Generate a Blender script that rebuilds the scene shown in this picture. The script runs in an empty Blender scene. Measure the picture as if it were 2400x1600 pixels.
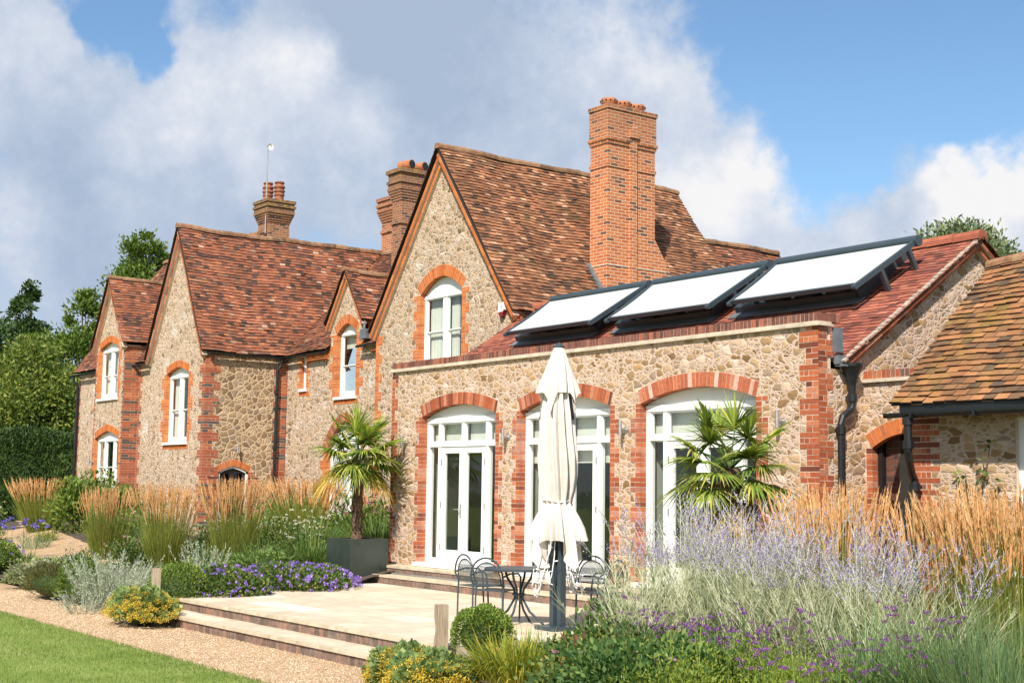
import bpy, math, random
import numpy as np
from mathutils import Vector, Matrix
from mathutils.geometry import tessellate_polygon
random.seed(7); rng = np.random.default_rng(11)
R = math.radians
scene = bpy.context.scene
col = scene.collection

# ------------------------------------------------------------------ camera
cam_d = bpy.data.cameras.new("camera"); cam = bpy.data.objects.new("camera", cam_d); col.objects.link(cam)
cam_d.sensor_width = 36.0; cam_d.lens = 47.93; cam_d.clip_start = 0.1; cam_d.clip_end = 3000
_y, _p, _r = -0.93090707, 0.1068676, 0.01342979
fw = Vector((math.sin(_y)*math.cos(_p), math.cos(_y)*math.cos(_p), math.sin(_p)))
rt = Vector((math.cos(_y), -math.sin(_y), 0)); up = rt.cross(fw)
r2 = rt*math.cos(_r) + up*math.sin(_r); u2 = -rt*math.sin(_r) + up*math.cos(_r)
m = Matrix.Identity(4)
for i in range(3):
    m[i][0], m[i][1], m[i][2] = r2[i], u2[i], -fw[i]
m[2][3] = 2.1
cam.matrix_world = m
scene.camera = cam

# ------------------------------------------------------------------ light, exposure
scene.view_settings.view_transform = 'Standard'; scene.view_settings.look = 'None'
scene.view_settings.gamma = 1.0; scene.view_settings.exposure = 1.05
scene.render.engine = 'CYCLES'
scene.cycles.use_denoising = True
scene.cycles.max_bounces = 6; scene.cycles.transparent_max_bounces = 12
scene.cycles.sample_clamp_indirect = 6
SUN = Vector((0.60, -0.76, 0.94)).normalized()
sd = bpy.data.lights.new("sun", 'SUN'); sd.energy = 3.5; sd.angle = R(1.0); sd.color = (1.0, 0.93, 0.82)
so = bpy.data.objects.new("sun", sd); col.objects.link(so)
so.rotation_euler = (-SUN).to_track_quat('-Z', 'Y').to_euler(); so.location = (0, -20, 40)

world = bpy.data.worlds.new("World"); scene.world = world; world.use_nodes = True
wn = world.node_tree; wn.nodes.clear()
class G:
    """tiny helper for wiring shader nodes"""
    def __init__(s, nt): s.nt = nt
    def n(s, typ, ins=None, **kw):
        nd = s.nt.nodes.new(typ)
        for k, v in kw.items(): setattr(nd, k, v)
        for k, v in (ins or {}).items():
            if isinstance(v, bpy.types.NodeSocket): s.nt.links.new(v, nd.inputs[k])
            else: nd.inputs[k].default_value = v
        return nd
    def math(s, op, a, b=0.0, c=None, clamp=False):
        d = {0: a, 1: b}
        if c is not None: d[2] = c
        return s.n('ShaderNodeMath', d, operation=op, use_clamp=clamp).outputs[0]
    def vm(s, op, a, b=(0, 0, 0), out=0):
        return s.n('ShaderNodeVectorMath', {0: a, 1: b}, operation=op).outputs[out]
    def scale(s, a, f):
        return s.n('ShaderNodeVectorMath', {0: a, 'Scale': f}, operation='SCALE').outputs[0]
    def mix(s, f, a, b, mode='MIX'):
        nd = s.nt.nodes.new('ShaderNodeMix'); nd.data_type = 'RGBA'; nd.blend_type = mode
        for i, v in ((0, f), (6, a), (7, b)):
            if isinstance(v, bpy.types.NodeSocket): s.nt.links.new(v, nd.inputs[i])
            else:
                if i and len(v) == 3: v = (*v, 1)
                nd.inputs[i].default_value = v
        return nd.outputs[2]
    def ramp(s, f, stops, interp='LINEAR'):
        nd = s.n('ShaderNodeValToRGB', {0: f}); cr = nd.color_ramp; cr.interpolation = interp
        while len(cr.elements) < len(stops): cr.elements.new(0.5)
        for e, (p, c) in zip(cr.elements, stops): e.position = p; e.color = (*c, 1) if len(c) == 3 else c
        return nd.outputs[0]
    def mr(s, v, a, b, c=0.0, d=1.0, smooth=False):
        nd = s.n('ShaderNodeMapRange', {0: v, 1: a, 2: b, 3: c, 4: d}, interpolation_type='SMOOTHSTEP' if smooth else 'LINEAR')
        return nd.outputs[0]
    def noise(s, vec, scale, detail=4, rough=0.55, out=0):
        return s.n('ShaderNodeTexNoise', {'Vector': vec, 'Scale': scale, 'Detail': detail, 'Roughness': rough}).outputs[out]

def pixdir(x, y):
    """direction in the world of a place in the sky (as surveyed on the 2400 x 1600 photograph)"""
    d = r2*((x-1200)/3195.18) - u2*((y-800)/3195.18) + fw
    return d.normalized()

g = G(wn)
tc = g.n('ShaderNodeTexCoord').outputs['Generated']
sky = g.n('ShaderNodeTexSky', sky_type='NISHITA', sun_disc=False, sun_elevation=math.asin(SUN.z),
          sun_rotation=math.atan2(SUN.x, SUN.y), altitude=50, air_density=1.0, dust_density=0.6, ozone_density=2.2)
dirn = g.vm('NORMALIZE', tc)
w1 = g.noise(dirn, 9, 4, 0.6, out=1); w1 = g.vm('SUBTRACT', w1, (.5, .5, .5))
w2 = g.noise(dirn, 34, 4, 0.6, out=1); w2 = g.vm('SUBTRACT', w2, (.5, .5, .5))
dw = g.vm('ADD', dirn, g.vm('ADD', g.scale(w1, 0.085), g.scale(w2, 0.030)))
def blobs(lst, base):
    acc = base
    for x, y, r, a in lst:
        d = g.vm('DISTANCE', dw, tuple(pixdir(x, y)), out=1)
        k = g.mr(d, r/3195.0, 0.0, 0.0, a, smooth=True)
        acc = g.math('ADD', acc, k)
    return acc
fbm = g.noise(dirn, 7.0, 6, 0.58); fbm2 = g.noise(dirn, 20.0, 8, 0.66)
det = g.math('ADD', g.math('MULTIPLY', g.math('SUBTRACT', fbm, .5), 1.0), g.math('MULTIPLY', g.math('SUBTRACT', fbm2, .5), 1.25))
cov0 = g.math('ADD', det, 0.70)
cov = blobs([(290, 70, 170, -1.2), (340, 150, 100, -.7), (520, 20, 150, -.55), (230, 10, 120, -.4), (700, 330, 120, -.25), (130, 640, 120, -.2), (2000, 120, 620, -1.05), (1900, 300, 200, .25), (2330, 60, 420, -.8), (1780, 20, 260, -.5), (1930, 390, 240, -.6), (2250, 250, 330, -.6),
             (1700, 560, 460, .7), (1640, 430, 240, .8), (1560, 180, 260, .75), (2330, 480, 300, 1.3), (2180, 600, 300, .7), (1900, 560, 300, .4),
             (700, 150, 420, .9), (1000, 200, 500, .9), (400, 500, 500, .8), (80, 150, 240, .9), (1300, 500, 400, .6),
             (2080, 370, 90, .8), (2270, 150, 60, .45), (330, 110, 60, .6)], cov0)
covm = g.mr(cov, 0.25, 1.05, 0, 1, smooth=True)
br = blobs([(640, 150, 220, .55), (740, 130, 130, .3), (420, 260, 230, .38), (70, 130, 190, .28), (520, 40, 160, -.15), (300, 400, 160, .15), (1640, 430, 240, .55), (1780, 420, 240, .40), (2340, 440, 260, .85), (2250, 560, 220, .5),
            (1450, 140, 170, .5), (1600, 170, 160, .35), (860, 300, 140, .35), (60, 520, 150, .3), (560, 380, 120, .25), (1480, 520, 300, .2), (1850, 560, 260, .25),
            (960, 80, 330, -.42), (760, 10, 260, -.3), (330, 560, 360, -.25), (80, 700, 330, -.12), (1050, 300, 300, -.22), (1750, 530, 180, -.15), (160, 420, 200, -.25)],
           g.math('ADD', 0.33, g.math('MULTIPLY', det, 0.85)))
ccol = g.ramp(g.mr(br, 0.0, 1.0), [(0.0, (0.42, 0.52, 0.68)), (0.3, (0.52, 0.61, 0.76)), (0.6, (0.68, 0.74, 0.85)), (0.85, (0.85, 0.87, 0.92)), (1.0, (0.95, 0.94, 0.95))])
SKY_K = 0.10
skyc = g.mix(1.0, sky.outputs[0], (0.62, 0.72, 0.76), 'MULTIPLY')
cl10 = g.scale(ccol, 4.75)
allc = g.mix(covm, skyc, cl10)
bg = g.n('ShaderNodeBackground', {0: allc, 1: SKY_K})
g.n('ShaderNodeOutputWorld', {0: bg.outputs[0]})

# ------------------------------------------------------------------ mesh helpers
ORG = {}
def tag(o, label=None, cat=None, group=None, kind=None):
    if label: o['label'] = label
    if cat: o['category'] = cat
    if group: o['group'] = group
    if kind: o['kind'] = kind
    return o
def thing(name, label, cat, loc=(0, 0, 0), group=None):
    o = bpy.data.objects.new(name, None); o.empty_display_size = .2; col.objects.link(o); o.location = loc
    ORG[o.name] = Vector(loc)
    return tag(o, label, cat, group)
def finish(me, name, mats, parent, smooth):
    for mm in (mats if isinstance(mats, (list, tuple)) else [mats]): me.materials.append(mm)
    o = bpy.data.objects.new(name, me); col.objects.link(o)
    if parent is not None:
        o.parent = parent; ORG[o.name] = ORG[parent.name]
    if smooth: me.shade_smooth()
    return o
class MB:
    def __init__(s): s.v = []; s.f = []; s.m = []; s.mi = 0
    def poly(s, pts):
        b = len(s.v); s.v += [tuple(p) for p in pts]; s.f.append(tuple(range(b, b+len(pts)))); s.m.append(s.mi)
    def obox(s, o, a, b, c, skip=()):
        o, a, b, c = Vector(o), Vector(a), Vector(b), Vector(c); n = len(s.v)
        for k in (0, 1):
            for j in (0, 1):
                for i in (0, 1): s.v.append(tuple(o + a*i + b*j + c*k))
        flip = a.cross(b).dot(c) < 0
        for q, f in enumerate(((0, 2, 3, 1), (4, 5, 7, 6), (0, 1, 5, 4), (2, 6, 7, 3), (0, 4, 6, 2), (1, 3, 7, 5))):
            if q in skip: continue
            f = tuple(n+i for i in f); s.f.append(f[::-1] if flip else f); s.m.append(s.mi)
    def box(s, x0, x1, y0, y1, z0, z1): s.obox((x0, y0, z0), (x1-x0, 0, 0), (0, y1-y0, 0), (0, 0, z1-z0))
    def bar(s, p, q, w, h, upv=(0, 0, 1)):
        p, q = Vector(p), Vector(q); d = q-p; sd_ = d.cross(Vector(upv)).normalized(); uu = sd_.cross(d).normalized()
        s.obox(p - sd_*w/2 - uu*h/2, d, sd_*w, uu*h)
    def tube(s, pts, r, n=8, caps=True):
        pts = [Vector(p) for p in pts]; rs = r if isinstance(r, (list, tuple)) else [r]*len(pts); b = len(s.v); prev = None
        for i, p in enumerate(pts):
            t = (pts[min(i+1, len(pts)-1)] - pts[max(i-1, 0)]).normalized()
            if prev is None:
                a = t.orthogonal().normalized()
            else:
                a = (prev - t*prev.dot(t))
                a = a.normalized() if a.length > 1e-6 else t.orthogonal().normalized()
            prev = a; c = t.cross(a)
            for k in range(n):
                th = 2*math.pi*k/n; s.v.append(tuple(p + (a*math.cos(th) + c*math.sin(th))*rs[i]))
        for i in range(len(pts)-1):
            for k in range(n):
                s.f.append((b+i*n+k, b+i*n+(k+1) % n, b+(i+1)*n+(k+1) % n, b+(i+1)*n+k)); s.m.append(s.mi)
        if caps:
            s.f.append(tuple(b+k for k in range(n))[::-1]); s.m.append(s.mi)
            s.f.append(tuple(b+(len(pts)-1)*n+k for k in range(n))); s.m.append(s.mi)
    def lathe(s, c, prof, n=16):
        b = len(s.v)
        for r_, z in prof:
            for k in range(n):
                th = 2*math.pi*k/n; s.v.append((c[0]+r_*math.cos(th), c[1]+r_*math.sin(th), c[2]+z))
        for i in range(len(prof)-1):
            for k in range(n):
                s.f.append((b+i*n+k, b+i*n+(k+1) % n, b+(i+1)*n+(k+1) % n, b+(i+1)*n+k)); s.m.append(s.mi)
        s.f.append(tuple(b+k for k in range(n))[::-1]); s.m.append(s.mi)
        s.f.append(tuple(b+(len(prof)-1)*n+k for k in range(n))); s.m.append(s.mi)
    def build(s, name, mats, parent=None, smooth=False):
        me = bpy.data.meshes.new(name); o = ORG.get(parent.name, Vector()) if parent is not None else Vector()
        me.from_pydata([(x-o.x, y-o.y, z-o.z) for x, y, z in s.v], [], s.f)
        if any(s.m): me.polygons.foreach_set('material_index', s.m)
        me.update()
        return finish(me, name, mats, parent, smooth)
def np_build(name, v, f, mats, parent=None, mi=None, smooth=False):
    """v (N,3), f (M,k) arrays -> mesh object"""
    me = bpy.data.meshes.new(name); o = ORG.get(parent.name, Vector()) if parent is not None else Vector()
    v = np.asarray(v, np.float32) - np.array(o, np.float32); f = np.asarray(f, np.int32); k = f.shape[1]
    me.vertices.add(len(v)); me.vertices.foreach_set('co', v.ravel())
    me.loops.add(f.size); me.loops.foreach_set('vertex_index', f.ravel())
    me.polygons.add(len(f)); me.polygons.foreach_set('loop_start', np.arange(0, f.size, k, dtype=np.int32))
    if mi is not None: me.polygons.foreach_set('material_index', np.asarray(mi, np.int32))
    me.update(calc_edges=True)
    return finish(me, name, mats, parent, smooth)
def children(o): return [c for c in bpy.data.objects if c.parent == o]
def copy_tree(o, kids, loc, rz=0, sc=1.0, label=None):
    c = o.copy(); col.objects.link(c); c.location = loc; c.rotation_euler = (0, 0, rz)
    c.scale = (sc, sc, sc) if isinstance(sc, (int, float)) else sc
    if label: c['label'] = label
    for k, sub in kids:
        d = k.copy(); col.objects.link(d); d.parent = c
        for q in sub:
            e = q.copy(); col.objects.link(e); e.parent = d
    return c
def kids_of(o): return [(k, children(k)) for k in children(o)]
# ------------------------------------------------------------------ materials
def new_mat(name):
    mt = bpy.data.materials.new(name); mt.use_nodes = True; nt = mt.node_tree; nt.nodes.clear(); return mt, G(nt)
def out(g, sh): g.n('ShaderNodeOutputMaterial', {0: sh})
def principled(g, **k):
    b = g.n('ShaderNodeBsdfPrincipled')
    for a, v in k.items():
        a = {'color': 'Base Color', 'rough': 'Roughness', 'metal': 'Metallic', 'normal': 'Normal', 'spec': 'Specular IOR Level', 'sheen': 'Sheen Weight', 'coat': 'Coat Weight'}[a]
        if isinstance(v, bpy.types.NodeSocket): g.nt.links.new(v, b.inputs[a])
        else:
            if a == 'Base Color' and len(v) == 3: v = (*v, 1)
            b.inputs[a].default_value = v
    return b.outputs[0]
def bump(g, h, strength=.5, dist=.02): return g.n('ShaderNodeBump', {'Height': h, 'Strength': strength, 'Distance': dist}).outputs[0]
def simple(name, c, rough=.6, metal=0, var=.12, scale=6, bmp=.0, spec=.5, coat=0):
    mt, g = new_mat(name); P = g.n('ShaderNodeNewGeometry').outputs['Position']
    nz = g.noise(P, scale, 5, .6); f = g.mr(nz, .3, .7, 1-var, 1+var)
    c2 = g.mix(1.0, c, g.n('ShaderNodeCombineColor', {0: f, 1: f, 2: f}).outputs[0], 'MULTIPLY')
    k = dict(color=c2, rough=g.mr(nz, .3, .7, max(rough-.08, .03), rough+.08), metal=metal, spec=spec, coat=coat)
    if bmp: k['normal'] = bump(g, g.noise(P, scale*5, 4), bmp, .01)
    out(g, principled(g, **k)); return mt
def island(name, stops_, rough=.8, nscale=3.0, namt=.25, transl=0.0, bmp=0.0, bscale=60, tint=None, spec=.3):
    """per-piece colour (each brick, tile or leaf is its own mesh island) varied again by noise"""
    k_ = 1.22 if 'clay tile' in name else 1.0; stops = [(p, (min(c[0]*k_*(1.05 if k_ > 1 else 1), .8), c[1]*k_, c[2]*k_)) for p, c in stops_]
    mt, g = new_mat(name); geo = g.n('ShaderNodeNewGeometry'); P = geo.outputs['Position']; rnd = geo.outputs['Random Per Island']
    c = g.ramp(rnd, stops, 'LINEAR'); nz = g.noise(P, nscale, 5, .65); f = g.mr(nz, .3, .7, 1-namt, 1+namt)
    c = g.mix(1.0, c, g.n('ShaderNodeCombineColor', {0: f, 1: f, 2: f}).outputs[0], 'MULTIPLY')
    if tint:   # (colour, noise scale, low, high, amount): lichen, moss, lime bloom
        tcol, tsc, lo, hi, am = tint
        c = g.mix(g.math('MULTIPLY', g.mr(g.noise(P, tsc, 6, .7), lo, hi, smooth=True), am), c, tcol)
    k = dict(color=c, rough=rough, spec=spec)
    if bmp: k['normal'] = bump(g, g.noise(P, bscale, 4), bmp, .008)
    sh = principled(g, **k)
    if transl:
        tr = g.n('ShaderNodeBsdfTranslucent', {0: g.mix(1.0, c, (1.15, 1.25, .7), 'MULTIPLY')})
        sh = g.n('ShaderNodeMixShader', {0: transl, 1: sh, 2: tr.outputs[0]}).outputs[0]
    out(g, sh); return mt
def stone(name, scale, mortar_w, cols, mortar, zs=1.45, rad=.5, white=None, bstr=.55, split=.5):
    """rubble: big stones, some of them split into smaller ones, with uneven lime joints"""
    mt, g = new_mat(name); P = g.n('ShaderNodeNewGeometry').outputs['Position']; s = g.n('ShaderNodeSeparateXYZ', {0: P})
    uv = g.n('ShaderNodeCombineXYZ', {0: g.math('ADD', s.outputs[0], s.outputs[1]), 1: g.math('MULTIPLY', s.outputs[2], zs), 2: 0}).outputs[0]
    wv = g.vm('SUBTRACT', g.noise(uv, scale*.9, 3, .6, out=1), (.5, .5, .5)); uv2 = g.vm('ADD', uv, g.scale(wv, rad/scale))
    wv2 = g.vm('SUBTRACT', g.noise(uv, scale*4, 3, .65, out=1), (.5, .5, .5)); uv2 = g.vm('ADD', uv2, g.scale(wv2, .34/scale))
    def cells(sc_):
        vo = g.n('ShaderNodeTexVoronoi', {'Vector': uv2, 'Scale': sc_, 'Randomness': 1.0}, voronoi_dimensions='2D')
        ve = g.n('ShaderNodeTexVoronoi', {'Vector': uv2, 'Scale': sc_, 'Randomness': 1.0}, voronoi_dimensions='2D', feature='DISTANCE_TO_EDGE')
        return g.n('ShaderNodeSeparateColor', {0: vo.outputs['Color']}).outputs, ve.outputs['Distance']
    (ca, ea), (cb, eb) = cells(scale), cells(scale*1.75)
    pick = g.math('GREATER_THAN', ca[2], 1-split)
    e = g.math('MINIMUM', ea, g.math('ADD', g.math('MULTIPLY', eb, .75), g.math('MULTIPLY', g.math('SUBTRACT', 1.0, pick), 5.0)))
    r0 = g.math('ADD', g.math('MULTIPLY', cb[0], pick), g.math('MULTIPLY', ca[0], g.math('SUBTRACT', 1.0, pick)))
    mw = g.math('MULTIPLY', g.mr(g.noise(uv, scale*.8, 4, .65), .3, .7, .35, 1.7), mortar_w)
    mask = g.mr(e, g.math('MULTIPLY', mw, .55), g.math('MULTIPLY', mw, 1.9), 0, 1, smooth=True)
    wm = lambda q: (min(q[0]*1.10, .8), q[1]*1.03, q[2]*1.10)
    mortar = (mortar[0]*1.0, mortar[1]*.96, mortar[2]*.98)
    c = g.ramp(r0, [(p_, wm(q)) for p_, q in cols]); fine = g.noise(uv, scale*7, 6, .72); f = g.mr(fine, .25, .75, .60, 1.30)
    c = g.mix(1.0, c, g.n('ShaderNodeCombineColor', {0: f, 1: f, 2: g.math('MULTIPLY', f, .97)}).outputs[0], 'MULTIPLY')
    mf = g.mr(g.noise(uv, scale*6, 5, .7), .3, .7, .78, 1.12)
    mo = g.mix(1.0, mortar, g.n('ShaderNodeCombineColor', {0: mf, 1: mf, 2: mf}).outputs[0], 'MULTIPLY')
    c = g.mix(mask, mo, c)
    if white:   # patches of lime bloom
        c = g.mix(g.math('MULTIPLY', g.mr(g.noise(uv, white[0], 6, .75), white[1], white[2], smooth=True), white[3]), c, (.74, .71, .66))
    pits = g.mr(g.noise(uv, scale*3.1, 5, .75), .62, .74, 0, 1, smooth=True)
    c = g.mix(g.math('MULTIPLY', pits, .28), c, (.11, .085, .055))
    dome = g.math('MULTIPLY', g.mr(e, 0, mortar_w*5), .5)
    h = g.math('ADD', g.math('MULTIPLY', mask, .45), g.math('ADD', dome, g.math('ADD', g.math('MULTIPLY', fine, .8), g.math('MULTIPLY', ca[1], .35))))
    out(g, principled(g, color=c, rough=.92, spec=.15, normal=bump(g, h, bstr, .045))); return mt
def bricktex(name, c1, c2, dark, mortar, lichen=None):
    mt, g = new_mat(name); P = g.n('ShaderNodeNewGeometry').outputs['Position']; s = g.n('ShaderNodeSeparateXYZ', {0: P})
    uv = g.n('ShaderNodeCombineXYZ', {0: g.math('ADD', s.outputs[0], s.outputs[1]), 1: s.outputs[2], 2: 0}).outputs[0]
    b = g.n('ShaderNodeTexBrick', {'Vector': uv, 'Color1': (0, 0, 0, 1), 'Color2': (1, 1, 1, 1), 'Mortar': (.5, .5, .5, 1), 'Scale': 1.0, 'Mortar Size': .0075, 'Mortar Smooth': .15, 'Bias': 0.0, 'Brick Width': .225, 'Row Height': .075}, offset=.5)
    rv = g.n('ShaderNodeSeparateColor', {0: b.outputs[0]}).outputs[0]
    c = g.ramp(rv, [(0, dark), (.07, dark), (.10, c1), (.6, c2), (.85, c1), (1.0, c2)])
    nz = g.noise(uv, 26, 5, .7); f = g.mr(nz, .25, .75, .72, 1.25)
    c = g.mix(1.0, c, g.n('ShaderNodeCombineColor', {0: f, 1: f, 2: f}).outputs[0], 'MULTIPLY')
    c = g.mix(b.outputs[1], c, mortar)
    if lichen:
        z0, z1 = lichen
        band = g.mr(s.outputs[2], z0, z1, smooth=True)
        c = g.mix(g.math('MULTIPLY', band, .55), c, (.12, .085, .06))
        li = g.math('MULTIPLY', g.mr(g.noise(P, 7, 5, .7), .5, .6, smooth=True), g.mr(s.outputs[2], z0+.4*(z1-z0), z1, smooth=True))
        c = g.mix(g.math('MULTIPLY', li, .85 if z1 < 11.9 else .0), c, (.42, .27, .035))
    h = g.math('ADD', g.math('MULTIPLY', g.math('SUBTRACT', 1.0, b.outputs[1]), 1.0), g.math('MULTIPLY', nz, .5))
    out(g, principled(g, color=c, rough=.9, spec=.2, normal=bump(g, h, .7, .012))); return mt

M = {}
tan = [(0, (.20, .125, .055)), (.15, (.38, .25, .115)), (.32, (.52, .38, .22)), (.46, (.28, .185, .08)), (.6, (.62, .48, .34)), (.72, (.30, .235, .16)), (.86, (.45, .30, .14)), (1, (.68, .56, .44))]
M['stone_ext'] = stone('rubble stone with wide lime joints', 6.0, .070, tan, (.66, .52, .41), 1.5, .8, split=.5, white=(.8, .60, .74, .5))
M['stone_old'] = stone('weathered rubble stone', 6.6, .062, [(0, (.17, .125, .075)), (.2, (.36, .26, .15)), (.4, (.50, .38, .25)), (.55, (.25, .19, .12)), (.7, (.56, .46, .34)), (.85, (.31, .265, .20)), (1, (.62, .53, .43))],
                       (.66, .52, .37), 1.35, .8, white=(.7, .58, .72, .6), split=.6)
M['stone_lw'] = stone('small rubble stone with pale joints', 7.0, .058, [(0, (.21, .155, .10)), (.3, (.40, .30, .19)), (.5, (.52, .41, .28)), (.7, (.29, .21, .13)), (1, (.58, .48, .37))], (.70, .56, .41), 1.1, .6, white=(.6, .56, .70, .6), split=.7)
M['stone_side'] = stone('polygonal brown stone with raised pale joints', 5.9, .060, [(0, (.18, .125, .07)), (.25, (.32, .23, .13)), (.5, (.26, .20, .125)), (.7, (.38, .285, .165)), (.85, (.24, .19, .14)), (1, (.44, .35, .23))], (.64, .49, .31), 1.1, .4, split=.35)
M['stone_out'] = stone('coursed stone', 5.2, .075, tan, (.62, .49, .37), 2.2, .6, split=.4)
reds = [(0, (.12, .038, .024)), (.15, (.28, .068, .030)), (.4, (.40, .105, .042)), (.55, (.30, .078, .036)), (.78, (.46, .14, .058)), (.93, (.46, .20, .12)), (1, (.21, .08, .06))]
lime = ((.60, .46, .40), 1.3, .55, .75, .35)
M['brick_red'] = island('red facing brick', reds, .85, 18, .22, bmp=.3, tint=lime)
M['brick_orange'] = island('orange rubbed brick', [(0, (.40, .10, .030)), (.3, (.55, .17, .045)), (.6, (.46, .125, .035)), (.8, (.62, .21, .06)), (1, (.36, .11, .045))], .85, 12, .2, bmp=.25, tint=((.62, .50, .40), 1.6, .62, .8, .35))
M['brick_mix'] = island('weathered brick with dark headers', [(0, (.085, .07, .065)), (.14, (.11, .08, .07)), (.22, (.30, .075, .035)), (.5, (.38, .11, .05)), (.75, (.27, .08, .045)), (.9, (.44, .15, .06)), (1, (.16, .09, .07))], .88, 16, .22, bmp=.3, tint=((.55, .46, .36), 1.4, .6, .8, .35))
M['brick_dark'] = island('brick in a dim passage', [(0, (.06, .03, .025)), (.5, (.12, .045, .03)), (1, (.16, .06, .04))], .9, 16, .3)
M['brick_cap'] = island('brown weathered brick on edge', [(0, (.10, .045, .035)), (.4, (.20, .075, .055)), (.7, (.15, .075, .06)), (.9, (.34, .11, .06)), (1, (.24, .12, .09))], .9, 20, .3, bmp=.3)
M['brick_step'] = island('stained brick riser', [(0, (.12, .085, .068)), (.4, (.23, .15, .115)), (.7, (.18, .135, .11)), (1, (.30, .17, .12))], .92, 14, .35, bmp=.4, tint=((.07, .06, .05), 2.5, .5, .7, .6))
M['brick_lime'] = island('red brick with white lime bloom', [(0, (.36, .10, .05)), (.55, (.44, .13, .06)), (.68, (.56, .32, .25)), (.78, (.62, .46, .40)), (.82, (.45, .13, .06)), (.93, (.46, .15, .07)), (1, (.68, .56, .50))], .9, 22, .25, bmp=.3)
M['mortar'] = simple('pale lime mortar', (.60, .48, .37), .95, var=.12, scale=20)
M['chim_main'] = bricktex('orange red chimney brick', (.42, .12, .045), (.56, .20, .07), (.16, .08, .05), (.66, .50, .38), lichen=(8.6, 12.0))
M['chim_old'] = bricktex('old brown chimney brick', (.26, .10, .05), (.36, .16, .07), (.10, .06, .045), (.42, .33, .24), lichen=(10.0, 11.1))
M['chim_mid'] = bricktex('weathered chimney brick', (.22, .085, .045), (.33, .14, .065), (.09, .055, .04), (.42, .33, .25), lichen=(10.4, 11.6))
oldt = [(0, (.045, .030, .026)), (.14, (.09, .047, .034)), (.3, (.175, .064, .036)), (.5, (.235, .085, .043)), (.68, (.155, .063, .039)), (.85, (.285, .115, .057)), (.95, (.12, .07, .05)), (1, (.40, .25, .17))]
M['tile_old'] = island('old handmade clay tile', oldt, .88, 1.1, .38, bmp=.35, bscale=45, tint=((.075, .055, .04), .9, .55, .72, .55))
M['tile_main'] = island('old lichened clay tile', [(0, (.05, .033, .025)), (.15, (.11, .058, .035)), (.35, (.19, .083, .042)), (.55, (.235, .102, .050)), (.75, (.155, .074, .042)), (.92, (.29, .14, .07)), (1, (.36, .22, .14))], .9, 1.2, .38, bmp=.35, bscale=45, tint=((.15, .11, .045), 1.1, .52, .7, .55))
M['tile_new'] = island('newer red clay tile', [(0, (.10, .036, .028)), (.3, (.21, .062, .042)), (.6, (.27, .085, .052)), (.85, (.32, .115, .07)), (1, (.15, .052, .042))], .85, 1.6, .25, bmp=.25, bscale=50)
M['tile_moss'] = island('mossy orange clay tile', [(0, (.065, .048, .032)), (.2, (.13, .072, .036)), (.45, (.215, .098, .043)), (.7, (.26, .122, .052)), (.85, (.15, .086, .040)), (1, (.33, .155, .068))], .92, 2.2, .35, bmp=.4, bscale=40, tint=((.27, .17, .03), 1.7, .5, .68, .6))
M['butt'] = simple('dirty shaded tile edge', (.075, .042, .028), .95, var=.3, scale=12)  # lower tile edges coloured dark: dirt plus painted-in shadow of each course
M['bedding'] = simple('weathered verge mortar', (.36, .29, .23), .95, var=.35, scale=14, bmp=.5)
M['deck'] = simple('dark roof underlay', (.035, .025, .02), .95)
M['ridge'] = island('weathered ridge tile', [(0, (.13, .075, .045)), (.5, (.24, .12, .065)), (1, (.30, .17, .10))], .92, 9, .35, bmp=.4, tint=((.28, .22, .11), 6, .5, .65, .6))
M['ridge_new'] = island('red ridge tile', [(0, (.28, .08, .045)), (1, (.36, .12, .07))], .85, 8, .2, bmp=.3)
M['white'] = simple('white gloss paint', (.80, .80, .78), .35, var=.03, scale=3)
M['cream'] = simple('off-white paint', (.76, .75, .70), .45, var=.04, scale=3)
M['black'] = simple('black cast iron paint', (.012, .013, .015), .38, var=.2, scale=8)
M['anth'] = simple('anthracite powder coat', (.040, .058, .072), .42, var=.08, scale=4)
M['lead'] = simple('grey lead flashing', (.12, .14, .16), .55, var=.25, scale=9, bmp=.2)
M['coping'] = simple('pale stone coping', (.52, .44, .34), .9, var=.22, scale=7, bmp=.4)
M['fabric'] = simple('white blind fabric', (.43, .445, .44), .75, var=.015, scale=2)
M['curtain'] = simple('linen curtain', (.62, .60, .54), .9, var=.06, scale=5)
M['plaster'] = simple('grey green plaster', (.30, .32, .26), .9, var=.05)
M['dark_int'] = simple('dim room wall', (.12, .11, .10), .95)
M['wood_red'] = simple('orange brown wood', (.33, .10, .025), .45, var=.25, scale=4)
M['steel'] = simple('brushed steel', (.50, .49, .47), .5, metal=.9, var=.08, scale=20)
M['terracotta'] = simple('terracotta', (.40, .14, .06), .85, var=.25, scale=10, bmp=.3)
M['terra_old'] = simple('lichened terracotta', (.28, .10, .05), .9, var=.45, scale=9, bmp=.4)
M['planter'] = simple('dark green grey fibre planter', (.030, .040, .034), .32, var=.25, scale=3)
M['soil'] = simple('dark soil', (.07, .05, .035), .95, var=.4, scale=9, bmp=.6)
M['red_plastic'] = simple('dark red plastic', (.20, .01, .015), .35)
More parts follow.
